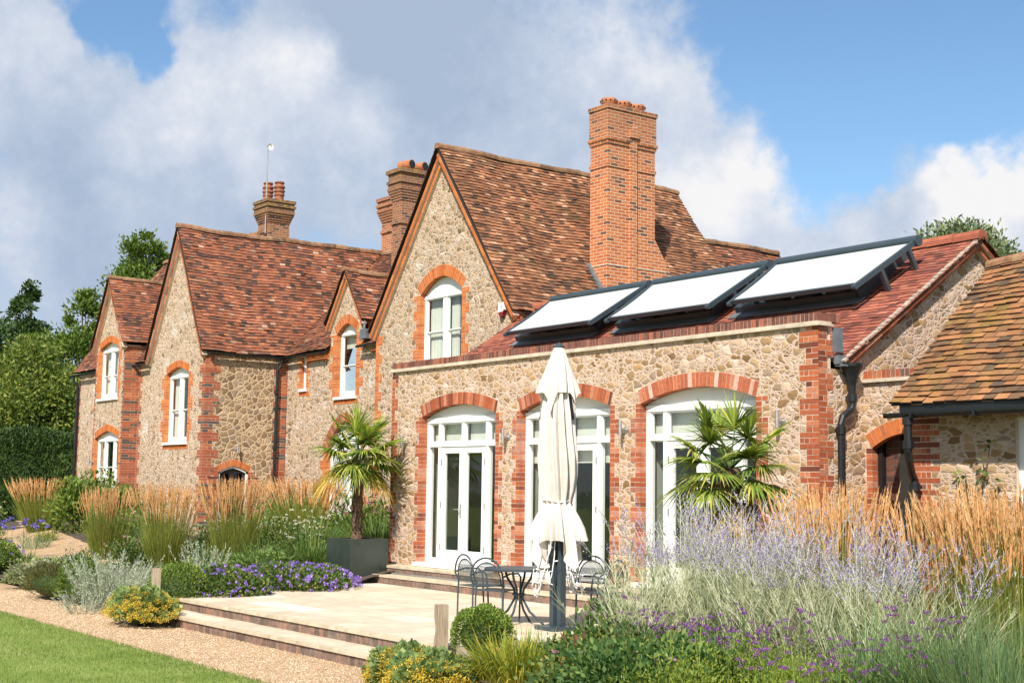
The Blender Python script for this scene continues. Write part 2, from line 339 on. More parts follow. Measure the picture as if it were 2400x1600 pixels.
def glass(name, tint=(.90, .95, .93), refl=1.0):
    mt, g = new_mat(name); geo = g.n('ShaderNodeNewGeometry'); cosv = g.math('ABSOLUTE', g.vm('DOT_PRODUCT', geo.outputs['Normal'], geo.outputs['Incoming'], out=1))
    f = g.math('MULTIPLY', g.math('ADD', .06, g.math('MULTIPLY', .94, g.math('POWER', g.math('SUBTRACT', 1.0, cosv), 4.0))), refl, clamp=True)
    P = geo.outputs['Position']; nb = bump(g, g.noise(P, 1.3, 2), .05, .05)
    gl = g.n('ShaderNodeBsdfGlossy', {0: (1, 1, 1, 1), 'Roughness': .015, 'Normal': nb}); tr = g.n('ShaderNodeBsdfTransparent', {0: (*tint, 1)})
    out(g, g.n('ShaderNodeMixShader', {0: f, 1: tr.outputs[0], 2: gl.outputs[0]}).outputs[0]); return mt
M['glass'] = glass('window glass')
M['glass_green'] = glass('green roof glass', (.45, .62, .55), 1.6)
M['cloth'] = None
def cloth():
    mt, g = new_mat('ecru parasol cloth'); P = g.n('ShaderNodeNewGeometry').outputs['Position']
    nz = g.noise(P, 5, 4); c = g.mix(g.mr(nz, .35, .7), (.80, .75, .69), (.74, .67, .60))
    sh = principled(g, color=c, rough=.9, spec=.1, normal=bump(g, g.math('ADD', nz, g.math('MULTIPLY', g.noise(P, 18, 3), .25)), .35, .03))
    tr = g.n('ShaderNodeBsdfTranslucent', {0: c})
    out(g, g.n('ShaderNodeMixShader', {0: .18, 1: sh, 2: tr.outputs[0]}).outputs[0]); return mt
M['cloth'] = cloth()
def ground_mat(name, cols, scale, bstr, big=None, rough=.95):
    mt, g = new_mat(name); P = g.n('ShaderNodeNewGeometry').outputs['Position']
    vo = g.n('ShaderNodeTexVoronoi', {'Vector': P, 'Scale': scale, 'Randomness': 1.0}, voronoi_dimensions='3D')
    s = g.n('ShaderNodeSeparateColor', {0: vo.outputs['Color']}); c = g.ramp(s.outputs[0], cols)
    nz = g.noise(P, 1.2, 6, .7); f = g.mr(nz, .3, .7, .88, 1.1)
    c = g.mix(1.0, c, g.n('ShaderNodeCombineColor', {0: f, 1: f, 2: f}).outputs[0], 'MULTIPLY')
    h = g.math('SUBTRACT', 1.0, vo.outputs['Distance'])
    out(g, principled(g, color=c, rough=rough, spec=.15, normal=bump(g, h, bstr, .02))); return mt
M['gravel'] = ground_mat('golden pea gravel', [(0, (.18, .11, .06)), (.2, (.42, .28, .16)), (.55, (.55, .39, .24)), (.8, (.47, .30, .16)), (1, (.72, .58, .43))], 55, .8)
M['pebble'] = island('loose gravel stones', [(0, (.32, .20, .11)), (.3, (.56, .38, .22)), (.7, (.66, .48, .31)), (1, (.80, .68, .53))], .9, 3, .1)
def lawn_mat():
    mt, g = new_mat('mown lawn'); P = g.n('ShaderNodeNewGeometry').outputs['Position']
    n1 = g.noise(P, .9, 5, .65); n2 = g.noise(P, 30, 4, .7)
    c = g.ramp(g.math('ADD', g.math('MULTIPLY', n1, .6), g.math('MULTIPLY', n2, .4)), [(.3, (.10, .165, .026)), (.48, (.185, .255, .055)), (.6, (.30, .34, .11)), (.72, (.42, .43, .20))])
    out(g, principled(g, color=c, rough=.9, spec=.1, normal=bump(g, n2, .8, .03))); return mt
M['lawn'] = lawn_mat()
M['field'] = simple('rough grass field', (.06, .09, .025), .95, var=.3, scale=2)
def slab_mat():
    mt, g = new_mat('riven sandstone paving'); P = g.n('ShaderNodeNewGeometry').outputs['Position']
    b = g.n('ShaderNodeTexBrick', {'Vector': P, 'Color1': (0, 0, 0, 1), 'Color2': (1, 1, 1, 1), 'Mortar': (.5, .5, .5, 1), 'Scale': 1.0, 'Mortar Size': .008, 'Mortar Smooth': .2, 'Brick Width': .9, 'Row Height': .58}, offset=.37, squash=.7, squash_frequency=3)
    rv = g.n('ShaderNodeSeparateColor', {0: b.outputs[0]}).outputs[0]
    c = g.ramp(rv, [(0, (.50, .42, .31)), (.35, (.62, .54, .42)), (.6, (.55, .43, .32)), (.8, (.66, .60, .49)), (1, (.58, .47, .33))])
    nz = g.noise(P, 4, 6, .7); f = g.mr(nz, .3, .7, .84, 1.14)
    c = g.mix(1.0, c, g.n('ShaderNodeCombineColor', {0: f, 1: f, 2: f}).outputs[0], 'MULTIPLY')
    c = g.mix(g.math('MULTIPLY', b.outputs[1], .8), c, (.30, .25, .19))
    c = g.mix(g.math('MULTIPLY', g.mr(g.noise(P, 1.1, 6, .75), .56, .72, smooth=True), .3), c, (.34, .29, .23))
    h = g.math('ADD', g.math('MULTIPLY', g.math('SUBTRACT', 1.0, b.outputs[1]), .6), g.math('MULTIPLY', nz, .6))
    out(g, principled(g, color=c, rough=.85, spec=.2, normal=bump(g, h, .4, .015))); return mt
M['slab'] = slab_mat()
M['slab_edge'] = simple('worn sandstone nosing', (.50, .42, .30), .9, var=.25, scale=6, bmp=.4)
M['oak'] = None
def oak():
    mt, g = new_mat('weathered oak'); P = g.n('ShaderNodeNewGeometry').outputs['Position']
    st = g.vm('MULTIPLY', P, (1, 1, .07)); nz = g.noise(st, 45, 5, .65)
    c = g.ramp(nz, [(.3, (.20, .15, .10)), (.5, (.36, .28, .20)), (.7, (.46, .38, .29))])
    out(g, principled(g, color=c, rough=.9, spec=.2, normal=bump(g, nz, .5, .01))); return mt
M['oak'] = oak()
# leaves
def leaf(name, cols, tr=.30, namt=.3, nscale=1.4):
    if all(c[1] >= c[0]*.85 and c[1] < .3 and c[2] < c[1] for _, c in cols): cols = [(p, (min(c[0]*1.85, .6), c[1]*1.65, c[2]*1.25)) for p, c in cols]
    return island(name, cols, .60, nscale, namt, transl=tr, spec=.35)
M['bark'] = simple('grey brown bark', (.12, .09, .065), .95, var=.4, scale=8, bmp=.6)
M['lf_light'] = leaf('bright green leaves', [(0, (.04, .075, .018)), (.4, (.075, .12, .026)), (.8, (.125, .165, .04)), (1, (.18, .20, .06))])
M['lf_mid'] = leaf('mid green leaves', [(0, (.035, .075, .016)), (.5, (.065, .115, .024)), (1, (.12, .165, .04))])
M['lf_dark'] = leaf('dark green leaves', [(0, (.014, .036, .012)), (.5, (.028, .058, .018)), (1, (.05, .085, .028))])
M['lf_hedge'] = leaf('yew hedge leaves', [(0, (.012, .030, .010)), (.5, (.022, .050, .014)), (1, (.042, .075, .020))], .15)
M['lf_fir'] = leaf('blue green conifer needles', [(0, (.05, .085, .055)), (.5, (.09, .13, .085)), (1, (.15, .19, .11))], .2)
M['lf_box'] = leaf('box leaves', [(0, (.030, .065, .014)), (.5, (.07, .125, .024)), (.85, (.13, .19, .040)), (1, (.20, .25, .06))], .2)
M['lf_rose'] = leaf('rose leaves', [(0, (.035, .085, .024)), (.4, (.08, .15, .036)), (.75, (.17, .22, .055)), (1, (.32, .31, .075))])
M['lf_rosed'] = leaf('deep green rose leaves', [(0, (.018, .052, .020)), (.6, (.042, .092, .030)), (1, (.10, .155, .050))])
M['lf_fern'] = leaf('light ferny leaves', [(0, (.07, .125, .022)), (.5, (.13, .19, .035)), (1, (.21, .25, .06))], .4)
M['lf_yel'] = leaf('yellow green strap leaves', [(0, (.10, .15, .018)), (.4, (.22, .27, .03)), (.8, (.36, .36, .05)), (1, (.45, .30, .05))])
M['lf_strap'] = leaf('green strap leaves', [(0, (.025, .065, .020)), (.5, (.055, .115, .034)), (1, (.14, .19, .06))])
M['lf_blue'] = leaf('blue green grass', [(0, (.040, .090, .055)), (.5, (.075, .140, .080)), (1, (.15, .21, .11))])
M['lf_reed'] = leaf('upright green grass', [(0, (.075, .115, .024)), (.5, (.115, .155, .036)), (.85, (.16, .175, .05)), (1, (.21, .18, .075))], .4)
M['plume'] = leaf('golden seed plumes', [(0, (.52, .27, .11)), (.5, (.70, .40, .18)), (1, (.82, .55, .31))], .3, .15)
M['sage_leaf'] = leaf('grey green sage leaves', [(0, (.14, .19, .07)), (.5, (.24, .29, .13)), (1, (.40, .42, .24))], .25, .2)
M['silver'] = leaf('silver grey leaves', [(0, (.27, .33, .23)), (.5, (.40, .45, .34)), (1, (.56, .59, .49))], .2, .2)
M['sage_stem'] = leaf('whitish sage stems', [(0, (.42, .45, .26)), (.5, (.60, .61, .42)), (1, (.76, .74, .58))], .2, .2)
M['sage_flower'] = leaf('lavender blue flowers', [(0, (.24, .19, .46)), (.5, (.36, .29, .58)), (1, (.52, .45, .70))], .3, .15)
M['verb'] = leaf('purple verbena heads', [(0, (.12, .035, .17)), (.5, (.21, .06, .27)), (1, (.32, .13, .38))], .2, .15)
M['gera'] = leaf('violet blue flowers', [(0, (.19, .10, .46)), (.5, (.28, .17, .60)), (1, (.45, .30, .70))], .3, .1)
M['agap'] = leaf('blue agapanthus flowers', [(0, (.12, .10, .42)), (1, (.24, .20, .58))], .3, .1)
M['pink'] = leaf('dusky pink flowers', [(0, (.30, .12, .20)), (.5, (.44, .20, .29)), (1, (.58, .34, .38))], .3, .15)
M['whitefl'] = leaf('creamy white flowers', [(0, (.60, .56, .44)), (1, (.80, .78, .70))], .3, .1)
M['redfl'] = leaf('orange red flowers', [(0, (.42, .05, .02)), (1, (.62, .14, .04))], .3, .1)
M['alch'] = leaf('yellow ochre flower froth', [(0, (.42, .28, .030)), (.5, (.62, .43, .045)), (1, (.72, .55, .10))], .3, .15)
M['alch_leaf'] = leaf('rounded grey green leaves', [(0, (.055, .105, .050)), (.6, (.11, .175, .08)), (1, (.21, .27, .12))])
M['heath'] = leaf('brown green heath leaves', [(0, (.05, .075, .020)), (.5, (.085, .11, .030)), (1, (.18, .12, .045))])
M['bronze'] = leaf('bronze brown leaves', [(0, (.10, .05, .03)), (.5, (.17, .08, .045)), (1, (.24, .15, .07))])
M['palm'] = leaf('palm fan leaves', [(0, (.055, .105, .022)), (.4, (.10, .165, .034)), (.75, (.18, .23, .05)), (1, (.30, .29, .10))], .3)
M['palm_old'] = leaf('yellowed palm leaves', [(0, (.32, .20, .03)), (.5, (.50, .33, .05)), (1, (.40, .30, .12))], .25)
M['palm_trunk'] = simple('fibrous palm trunk', (.12, .075, .045), .98, var=.5, scale=22, bmp=.9)
M['grassblade'] = leaf('mown grass blades', [(0, (.10, .17, .022)), (.5, (.18, .25, .045)), (.85, (.27, .33, .08)), (1, (.42, .41, .19))], .3, .35, .8)
# ------------------------------------------------------------------ building helpers
def pt(pl, c, u, z, d=0.0): return Vector((u, c+d, z)) if pl == 'y' else Vector((c-d, u, z))
UV = {'y': Vector((1, 0, 0)), 'x': Vector((0, 1, 0))}
DV = {'y': Vector((0, 1, 0)), 'x': Vector((-1, 0, 0))}
ZV = Vector((0, 0, 1))
def fbox(mb, pl, c, u0, u1, z0, z1, d0, d1): mb.obox(pt(pl, c, u0, z0, d0), UV[pl]*(u1-u0), ZV*(z1-z0), DV[pl]*(d1-d0))
def prof(u0, u1, zs, rise, p, n=14):
    res = []
    for i in range(n+1):
        t = -1+2*i/n; res.append(((u0+u1)/2+t*(u1-u0)/2, zs+rise*(1-abs(t)**p)))
    return res
def hole(u0, u1, z0, zs, rise, p): return [(u0, z0), (u1, z0)] + prof(u0, u1, zs, rise, p)[::-1]
def skin(name, pl, c, outer, holes, mt, parent, d=0.0):
    pol = [[Vector((u, z, 0)) for u, z in outer]] + [[Vector((u, z, 0)) for u, z in h] for h in holes]
    flat = [q for l in pol for q in l]; mb = MB(); mb.v = [tuple(pt(pl, c, q.x, q.y, d)) for q in flat]
    want = -DV[pl]
    for t in tessellate_polygon(pol):
        a, b, e = (Vector(mb.v[i]) for i in t)
        nr = (b-a).cross(e-a)
        if nr.length < 1e-9: continue
        mb.f.append(tuple(t) if nr.dot(want) > 0 else tuple(t)[::-1]); mb.m.append(0)
    return mb.build(name, mt, parent)
def jamb(mb, pl, c, u, sg, z0, z1, depth=.1, narrow=.1125, wide=.225, per=3, ph=0, proud=.005, rh=.075):
    k = 0; z = z0
    while z < z1-.02:
        h = min(rh-.010, z1-z); wd = wide if ((k+ph)//per) % 2 else narrow
        cells = [wd] if (wd < .13 or k % 2) else ([wd*.5, wd*.5] if wd < .3 else [wd*.5, wd*.25, wd*.25])
        a = 0
        for w in cells:
            s0, s1 = a+(.005 if a else 0), a+w-.005
            us = (u+sg*s0, u+sg*s1); pr = proud+random.uniform(-.0015, .003)
            fbox(mb, pl, c, min(us), max(us), z+.005, z+.005+h, -pr, depth)
            a += w
        mb.mi = 1; us = (u+sg*.004, u+sg*(wd+.006)); fbox(mb, pl, c, min(us), max(us), z-.001, z+rh-.001, -.002, depth*.98); mb.mi = 0
        z += rh; k += 1
def ring(mb, pl, c, u0, u1, zs, rise, p, thick, depth=.1, bw=.075, proud=.006):
    P = prof(u0, u1, zs, rise, p, 80); L = [0]
    for a, b in zip(P, P[1:]): L.append(L[-1]+math.hypot(b[0]-a[0], b[1]-a[1]))
    def at(s):
        s = min(max(s, 0), L[-1])
        for i in range(len(L)-1):
            if s <= L[i+1]: break
        f = (s-L[i])/max(L[i+1]-L[i], 1e-9); a, b = P[i], P[i+1]
        j0, j1 = max(i-7, 0), min(i+8, 80); tx, tz = P[j1][0]-P[j0][0], P[j1][1]-P[j0][1]; l = math.hypot(tx, tz)
        return (a[0]+(b[0]-a[0])*f, a[1]+(b[1]-a[1])*f), (-tz/l, tx/l)
    n = max(5, round(L[-1]/bw)); st = L[-1]/n
    def wedge(s0, s1, t0, t1, pr, dp):
        (a, na), (b, nb) = at(s0), at(s1)
        q = [(a[0]+na[0]*t0, a[1]+na[1]*t0), (b[0]+nb[0]*t0, b[1]+nb[1]*t0), (b[0]+nb[0]*t1, b[1]+nb[1]*t1), (a[0]+na[0]*t1, a[1]+na[1]*t1)]
        f = [pt(pl, c, *x, -pr) for x in q]; k = [pt(pl, c, *x, dp) for x in q]; base = len(mb.v)
        mb.v += [tuple(x) for x in f+k]
        for fc in ((0, 1, 2, 3), (0, 4, 5, 1), (1, 5, 6, 2), (2, 6, 7, 3), (3, 7, 4, 0)):
            mb.f.append(tuple(base+i for i in fc)); mb.m.append(mb.mi)
    for i in range(n):
        g_ = .004
        wedge(i*st+g_, (i+1)*st-g_, 0, thick, proud+random.uniform(-.002, .003), depth)
        mb.mi = 1; wedge(i*st, (i+1)*st, .004, thick+.006, .002, depth*.97); mb.mi = 0
def soldier(mb, pl, c, u0, u1, z0, h, d0, d1, bw=.075, gap=.010):
    n = max(1, round((u1-u0)/bw)); w = (u1-u0)/n
    for i in range(n):
        j = random.uniform(-.003, .003)
        fbox(mb, pl, c, u0+i*w+gap/2, u0+(i+1)*w-gap/2, z0, z0+h+j, d0+random.uniform(-.003, .002), d1)
    mb.mi = 1; fbox(mb, pl, c, u0+.014, u1-.014, z0+.001, z0+h-.006, d0+.006, d1-.006); mb.mi = 0
def rake(mb, pl, c, a, b, drop0, thick, proud, bl=.225):
    """a course of bricks that follows a gable slope from (u,z) a to b, its top drop0 under the line"""
    dx, dz = b[0]-a[0], b[1]-a[1]; L = math.hypot(dx, dz); tx, tz = dx/L, dz/L; nx, nz = (tz, -tx)
    if nz > 0: nx, nz = -nx, -nz
    n = max(1, round(L/bl)); w = L/n
    T = UV[pl]*tx+ZV*tz; Nn = UV[pl]*nx+ZV*nz
    for i in range(n):
        o = pt(pl, c, a[0]+tx*(i*w+.005)+nx*drop0, a[1]+tz*(i*w+.005)+nz*drop0, -proud+random.uniform(-.003, .003))
        mb.obox(o, T*(w-.010), Nn*(thick-.008), DV[pl]*(proud+.02))
    mb.mi = 1; o = pt(pl, c, a[0]+nx*(drop0-.002), a[1]+nz*(drop0-.002), -proud+.006); mb.obox(o, T*L, Nn*(thick-.002), DV[pl]*proud); mb.mi = 0
def wob(x, y, z): return .022*math.sin(x*.9+y*1.3+1.7)+.016*math.sin(x*2.3-y*1.9+z*1.1)+.010*math.sin(y*4.1+x*3.3)
def roof(name, O, U, V, poly, tile, parent, tw=.168, gauge=.10, wav=1.0, th=.032, rough=1.0):
    """tiled slope: O eave origin, U along the eave, V up the slope, convex poly [(u,v)]"""
    O, U, V = Vector(O), Vector(U).normalized(), Vector(V).normalized(); N = U.cross(V)
    if N.z < 0: N = -N
    mb = MB(); mb.mi = 1; mb.poly([O+U*u+V*v-N*.03 for u, v in poly]); mb.mi = 0
    vs = [q[1] for q in poly]; v0, v1 = min(vs), max(vs); rows = int((v1-v0)/gauge)
    def span(v):
        xs = []
        for (a, b) in zip(poly, poly[1:]+poly[:1]):
            if (a[1]-v)*(b[1]-v) <= 0 and abs(a[1]-b[1]) > 1e-9: xs.append(a[0]+(b[0]-a[0])*(v-a[1])/(b[1]-a[1]))
        return (min(xs), max(xs)) if len(xs) > 1 else None
    verts, faces = mb.v, mb.f
    for r_ in range(rows+1):
        v = v0+r_*gauge; sp = span(min(v+gauge*.5, v1-1e-4))
        if not sp: continue
        u = sp[0]-(tw*.5 if r_ % 2 else 0)-random.uniform(0, .03)
        while u < sp[1]-.01:
            w = tw*random.uniform(.93, 1.07); a, b = max(u+.002, sp[0]), min(u+w-.002, sp[1]+.01)
            u += w
            if b-a < .03: continue
            top = min(v+gauge*1.25, v1+.01)
            jv = random.gauss(0, .006)*rough; jh = random.gauss(0, .0035)*rough; jr = random.gauss(0, .004)*rough
            if random.random() < .02*rough: jh += .012
            k = len(verts)
            for uu, vv, hh in ((a, v+jv, 0), (b, v+jv+jr, 0), (b, v+jv+jr, th+jh), (a, v+jv, th+jh+jr), (b, top, .006), (a, top, .006)):
                q = O+U*uu+V*vv; q = q+N*(hh+wob(*q)*wav); verts.append((q.x, q.y, q.z))
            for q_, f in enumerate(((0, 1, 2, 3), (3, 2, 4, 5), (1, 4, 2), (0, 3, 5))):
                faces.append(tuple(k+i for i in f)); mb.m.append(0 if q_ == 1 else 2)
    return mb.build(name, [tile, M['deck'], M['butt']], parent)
def ridge(name, a, b, mt, parent, r=.11, seg=.42, wav=1.0):
    a, b = Vector(a), Vector(b); n = max(1, round((b-a).length/seg)); mb = MB(); d = (b-a)/n; sdv = d.cross(ZV).normalized()
    for i in range(n):
        p, q = a+d*i, a+d*(i+1)*1.0-d*.02; rr = r*random.uniform(.95, 1.08); k = len(mb.v)
        for e, h in ((p, 0), (q, .008)):
            e = e+ZV*(wob(*e)*wav+h)
            for j in range(7):
                th = math.pi*(j/6)*1.15-.075*math.pi; w = e+sdv*math.cos(th)*rr+ZV*(math.sin(th)*rr-.045); mb.v.append(tuple(w))
        for j in range(6): mb.f.append((k+j, k+j+1, k+8+j, k+7+j)); mb.m.append(0)
        mb.f.append(tuple(k+j for j in range(7))); mb.m.append(0); mb.f.append(tuple(k+13-j for j in range(7))); mb.m.append(0)
    return mb.build(name, mt, parent)
def gutter(parent, a, b, r=.055):
    a, b = Vector(a), Vector(b); d = (b-a).normalized(); s = d.cross(ZV).normalized(); mb = MB(); n = 9
    for rr, fl in ((r, 0), (r*.8, 1)):
        k = len(mb.v)
        for e in (a, b):
            for j in range(n):
                th = math.pi+math.pi*j/(n-1); mb.v.append(tuple(e+s*math.cos(th)*rr+ZV*math.sin(th)*rr))
        for j in range(n-1): mb.f.append((k+j, k+j+1, k+n+j+1, k+n+j)); mb.m.append(0)
    for e in (a, b): mb.obox(e-s*r-ZV*r-d*.004, d*.008, s*2*r, ZV*r)
    L = (b-a).length; q = .4
    while q < L: mb.obox(a+d*q-s*r*1.12-ZV*r*1.12, d*.03, s*2.24*r, ZV*1.1*r); q += .9
    return mb.build('gutter', M['black'], parent)
def downpipe(parent, pts, r=.042, collars=()):
    mb = MB(); mb.tube(pts, r, 10)
    for p, d in collars:
        p = Vector(p); mb.tube([p-ZV*.05, p+ZV*.05], r*1.38, 10); mb.obox(p+Vector(d)*r-Vector((.035, .035, .025)), (.07, 0, 0), (0, .07, 0), (0, 0, .05))
    return mb.build('downpipe', M['black'], parent)
def window(parent, pl, c, u0, u1, z0, zs, rise, p, zh, mull=(), rails=(), d=.10, fr=.075, curt='curtain', sill=True, lm='white', mw=.10):
    """joinery of one opening: > tympanum, sash, pane, curtain, sill"""
    mb = MB(); top = max(zh, zs)
    fbox(mb, pl, c, u0, u0+fr, z0, zh, d, d+.09); fbox(mb, pl, c, u1-fr, u1, z0, zh, d, d+.09)
    fbox(mb, pl, c, u0-.002, u1+.002, zh-.03, zh+.05, d-.015, d+.095); fbox(mb, pl, c, u0+fr, u1-fr, z0, z0+fr*1.1, d+.002, d+.085)
    for q in mull: fbox(mb, pl, c, q-mw/2, q+mw/2, z0+fr, zh-.03, d+.001, d+.088)
    w = mb.build('window', M[lm], parent); ORG[w.name] = ORG[parent.name]
    if rise > .02:
        P = [(u, z) for u, z in prof(u0, u1, zs, rise, p)] ; P = [(u0, zh), (u1, zh)] + [q for q in P[::-1] if q[1] > zh]
        mb = MB(); f = [pt(pl, c, u, z, d+.012) for u, z in P]; mb.poly(f); mb.poly([pt(pl, c, u, z, d+.05) for u, z in P][::-1])
        mb.build('tympanum', M[lm], w)
    edges = [u0+fr] + sorted(mull) + [u1-fr]
    mb = MB(); gb = MB(); sr = .045
    for i in range(len(edges)-1):
        a = edges[i]+(mw/2 if i else 0); b = edges[i+1]-(mw/2 if i < len(edges)-2 else 0)
        zz = [z0+fr*1.1]+sorted(rails)+[zh-.03]
        for j in range(len(zz)-1):
            dd = d+.022+(.028 if j == 0 and rails else .0)
            if rails and j == len(zz)-2: dd = d+.018
            fbox(mb, pl, c, a, a+sr, zz[j], zz[j+1], dd, dd+.035); fbox(mb, pl, c, b-sr, b, zz[j], zz[j+1], dd, dd+.035)
            fbox(mb, pl, c, a+sr, b-sr, zz[j], zz[j]+sr*(1.5 if j == 0 else .5), dd, dd+.034); fbox(mb, pl, c, a+sr, b-sr, zz[j+1]-sr*.6, zz[j+1], dd, dd+.034)
            gb.poly([pt(pl, c, *q, dd+.018) for q in ((a+sr, zz[j]), (b-sr, zz[j]), (b-sr, zz[j+1]), (a+sr, zz[j+1]))])
    mb.build('sash', M[lm], w); gb.build('pane', M['glass'], w)
    if curt:
        mb = MB(); n = 40; W = u1-u0
        spans = {'curtain': ((u0+.02, u0+W*.36), (u1-W*.36, u1-.02)), 'full': ((u0+.02, u1-.02),), 'blind': ((u0+.02, u1-.02),), 'left': ((u0+.02, u0+W*.3), (u0+W*.52, u0+W*.72))}[curt]
        zb = z0 if curt != 'blind' else z0+(zh-z0)*.78
        for a, b in spans:
            for i in range(n):
                x0, x1 = a+(b-a)*i/n, a+(b-a)*(i+1)/n; k = 0 if curt == 'blind' else .025
                d0, d1 = d+.16+k*math.sin(i*1.9), d+.16+k*math.sin((i+1)*1.9)
                mb.poly([pt(pl, c, x0, zb, d0), pt(pl, c, x1, zb, d1), pt(pl, c, x1, zh, d1), pt(pl, c, x0, zh, d0)])
        mb.build('blind' if curt == 'blind' else 'curtain', M['curtain'], w)
    if sill:
        mb = MB(); fbox(mb, pl, c, u0-.05, u1+.05, z0-.07, z0, -.06, d+.05); mb.build('sill', M[lm], w)
    return w
def surround(parent, pl, c, u0, u1, z0, zs, rise, p, thick, arch, brick, depth=.1, narrow=.1125, wide=.225, per=3, under=False, zlow=None):
    zb = zlow if zlow is not None else z0
    for u, sg in ((u0, -1), (u1, 1)):
        mb = MB(); jamb(mb, pl, c, u, sg, zb, zs, depth, narrow, wide, per); mb.build('brick_jamb', [M[brick], M['mortar']], parent)
    if under: mb = MB(); soldier(mb, pl, c, u0-.12, u1+.12, z0-.19, .11, -.006, .05); mb.build('brick_sill', [M[brick], M['mortar']], parent)
    mb = MB(); ring(mb, pl, c, u0, u1, zs, rise, p, thick, depth); mb.build('brick_arch', [M[arch], M['mortar']], parent)
def quoin(parent, pl, c, u, sg, z0, z1, brick, **k):
    mb = MB(); jamb(mb, pl, c, u, sg, z0, z1, **k); return mb.build('quoins', [M[brick], M['mortar']], parent)

# ================================================================== the old house
house = thing('stone_house', 'two-storey old rubble-stone house with steep tiled gables and orange brick window arches', 'house', (-30, 17, 0))
# --- main gable (faces the garden)
GY = 17.0
gx0, gx1, gze, gxa, gza = -28.35, -22.66, 5.80, -25.56, 9.62
mw_ = (-26.40, -24.72, 4.80, 6.50, .36, 2.0)
skin('gable_wall', 'y', GY, [(gx0, 0), (gx1, 0), (gx1, gze), (gxa, gza), (gx0, gze)], [hole(*mw_)], M['stone_old'], house)
surround(house, 'y', GY, *mw_, .26, 'brick_orange', 'brick_orange', depth=.12, narrow=.17, wide=.30)
window(house, 'y', GY, *mw_, 6.43, mull=(-25.545,), rails=(5.62,), d=.12, curt='left', mw=.17)
quoin(house, 'y', GY, gx0, 1, .3, gze, 'brick_orange', narrow=.17, wide=.31)
quoin(house, 'y', GY, gx1, -1, 3.8, gze, 'brick_orange', narrow=.12, wide=.24)
mb = MB()
for a, b in (((gx0-.13, gze-.10), (gxa, gza+.08)), ((gx1+.07, gze-.10), (gxa, gza+.08))):
    rake(mb, 'y', GY, a, b, .02, .085, .15, .30); rake(mb, 'y', GY, a, b, .105, .085, .08, .30)
mb.build('verge_corbel', [M['brick_orange'], M['mortar']], house)
skin('side_wall', 'x', gx1, [(GY, 0), (24.3, 0), (24.3, gze), (GY, gze)], [], M['stone_old'], house)
quoin(house, 'x', gx1, GY, 1, 3.8, gze-.02, 'brick_orange', narrow=.12, wide=.24)
skin('back_wall', 'y', 24.3, [(gx0, 0), (gx1, 0), (gx1, gze), (gxa, gza), (gx0, gze)], [], M['stone_old'], house)
sl = math.hypot(gx1+.05-gxa, 9.80-5.80); rV = (gxa-(gx1+.05), 0, 4.0)
roof('roof', (gx1+.08, GY-.19, 5.80), (0, 1, 0), rV, [(0, 0), (7.5, 0), (7.5, sl), (0, sl)], M['tile_main'], house)
lV = (gxa-(gx0-.1), 0, 4.0); sl2 = math.hypot(lV[0], 4.0)
roof('roof', (gx0-.12, GY-.19, 5.80), (0, 1, 0), lV, [(0, 0), (7.5, 0), (7.5, sl2), (0, sl2)], M['tile_main'], house, tw=.3, gauge=.2)
ridge('ridge_tiles', (gxa, GY-.2, 9.84), (gxa, 24.35, 9.84), M['ridge'], house)
gutter(house, (gx1+.14, GY+.05, 5.76), (gx1+.14, 19.6, 5.76))
# rear wing behind it
skin('back_wall', 'x', -23.6, [(24.3, 0), (29.5, 0), (29.5, 5.8), (24.3, 5.8)], [], M['stone_old'], house)
k = math.hypot(2.06, 2.85)
roof('roof', (-23.55, 24.1, 5.8), (0, 1, 0), (-2.06, 0, 2.85), [(0, 0), (5.5, 0), (4.1, k), (0, k)], M['tile_old'], house)
roof('roof', (-27.6, 24.1, 5.8), (0, 1, 0), (2.0, 0, 2.85), [(0, 0), (5.5, 0), (4.1, k), (0, k)], M['tile_old'], house, tw=.3, gauge=.2)
roof('roof', (-27.6, 29.6, 5.8), (1, 0, 0), (0, -1.4, 2.85), [(0, 0), (4.05, 0), (2.0, 3.17)], M['tile_old'], house, tw=.3, gauge=.2)
ridge('ridge_tiles', (-25.6, 24.2, 8.68), (-25.6, 28.2, 8.68), M['ridge'], house)
# --- recessed middle wall
IY = 17.35; dx0, dx1 = -31.22, -29.52; DA = (-30.36, 7.50)
sw = (-32.80, -32.52, 4.66, 5.5, .0, 2); dw_ = (-30.90, -29.90, 4.36, 5.98, .26, 1.7); ddoor = (-31.32, -29.5, .5, 3.0, .72, 1.7)
skin('middle_wall', 'y', IY, [(-33.6, 0), (gx0, 0), (gx0, 5.62), (dx1, 5.62), (dx1, 6.2), DA, (dx0, 6.2), (dx0, 5.62), (-33.6, 5.62)],
     [[(sw[0], sw[2]), (sw[1], sw[2]), (sw[1], sw[3]), (sw[0], sw[3])], hole(*dw_), hole(*ddoor)], M['stone_old'], house)
window(house, 'y', IY, *sw, 5.5, d=.08, fr=.05, curt=None)
for u, sg in ((sw[0], -1), (sw[1], 1)):
    mb = MB(); jamb(mb, 'y', IY, u, sg, 4.55, 5.5, .08, .11, .22, 2); mb.build('brick_jamb', [M['brick_orange'], M['mortar']], house)
mb = MB(); soldier(mb, 'y', IY, sw[0]-.12, sw[1]+.2, 4.47, .11, -.006, .05); mb.build('brick_sill', [M['brick_orange'], M['mortar']], house)
surround(house, 'y', IY, *dw_, .24, 'brick_orange', 'brick_orange', depth=.12, narrow=.2, wide=.38, under=True)
window(house, 'y', IY, *dw_, 5.98, rails=(5.16,), d=.12, curt='blind')
surround(house, 'y', IY, *ddoor, .24, 'brick_red', 'brick_orange', depth=.14, narrow=.17, wide=.3)
window(house, 'y', IY, *ddoor, 3.02, mull=(-30.41,), rails=(2.0,), d=.14, curt='left', sill=False)
mb = MB()
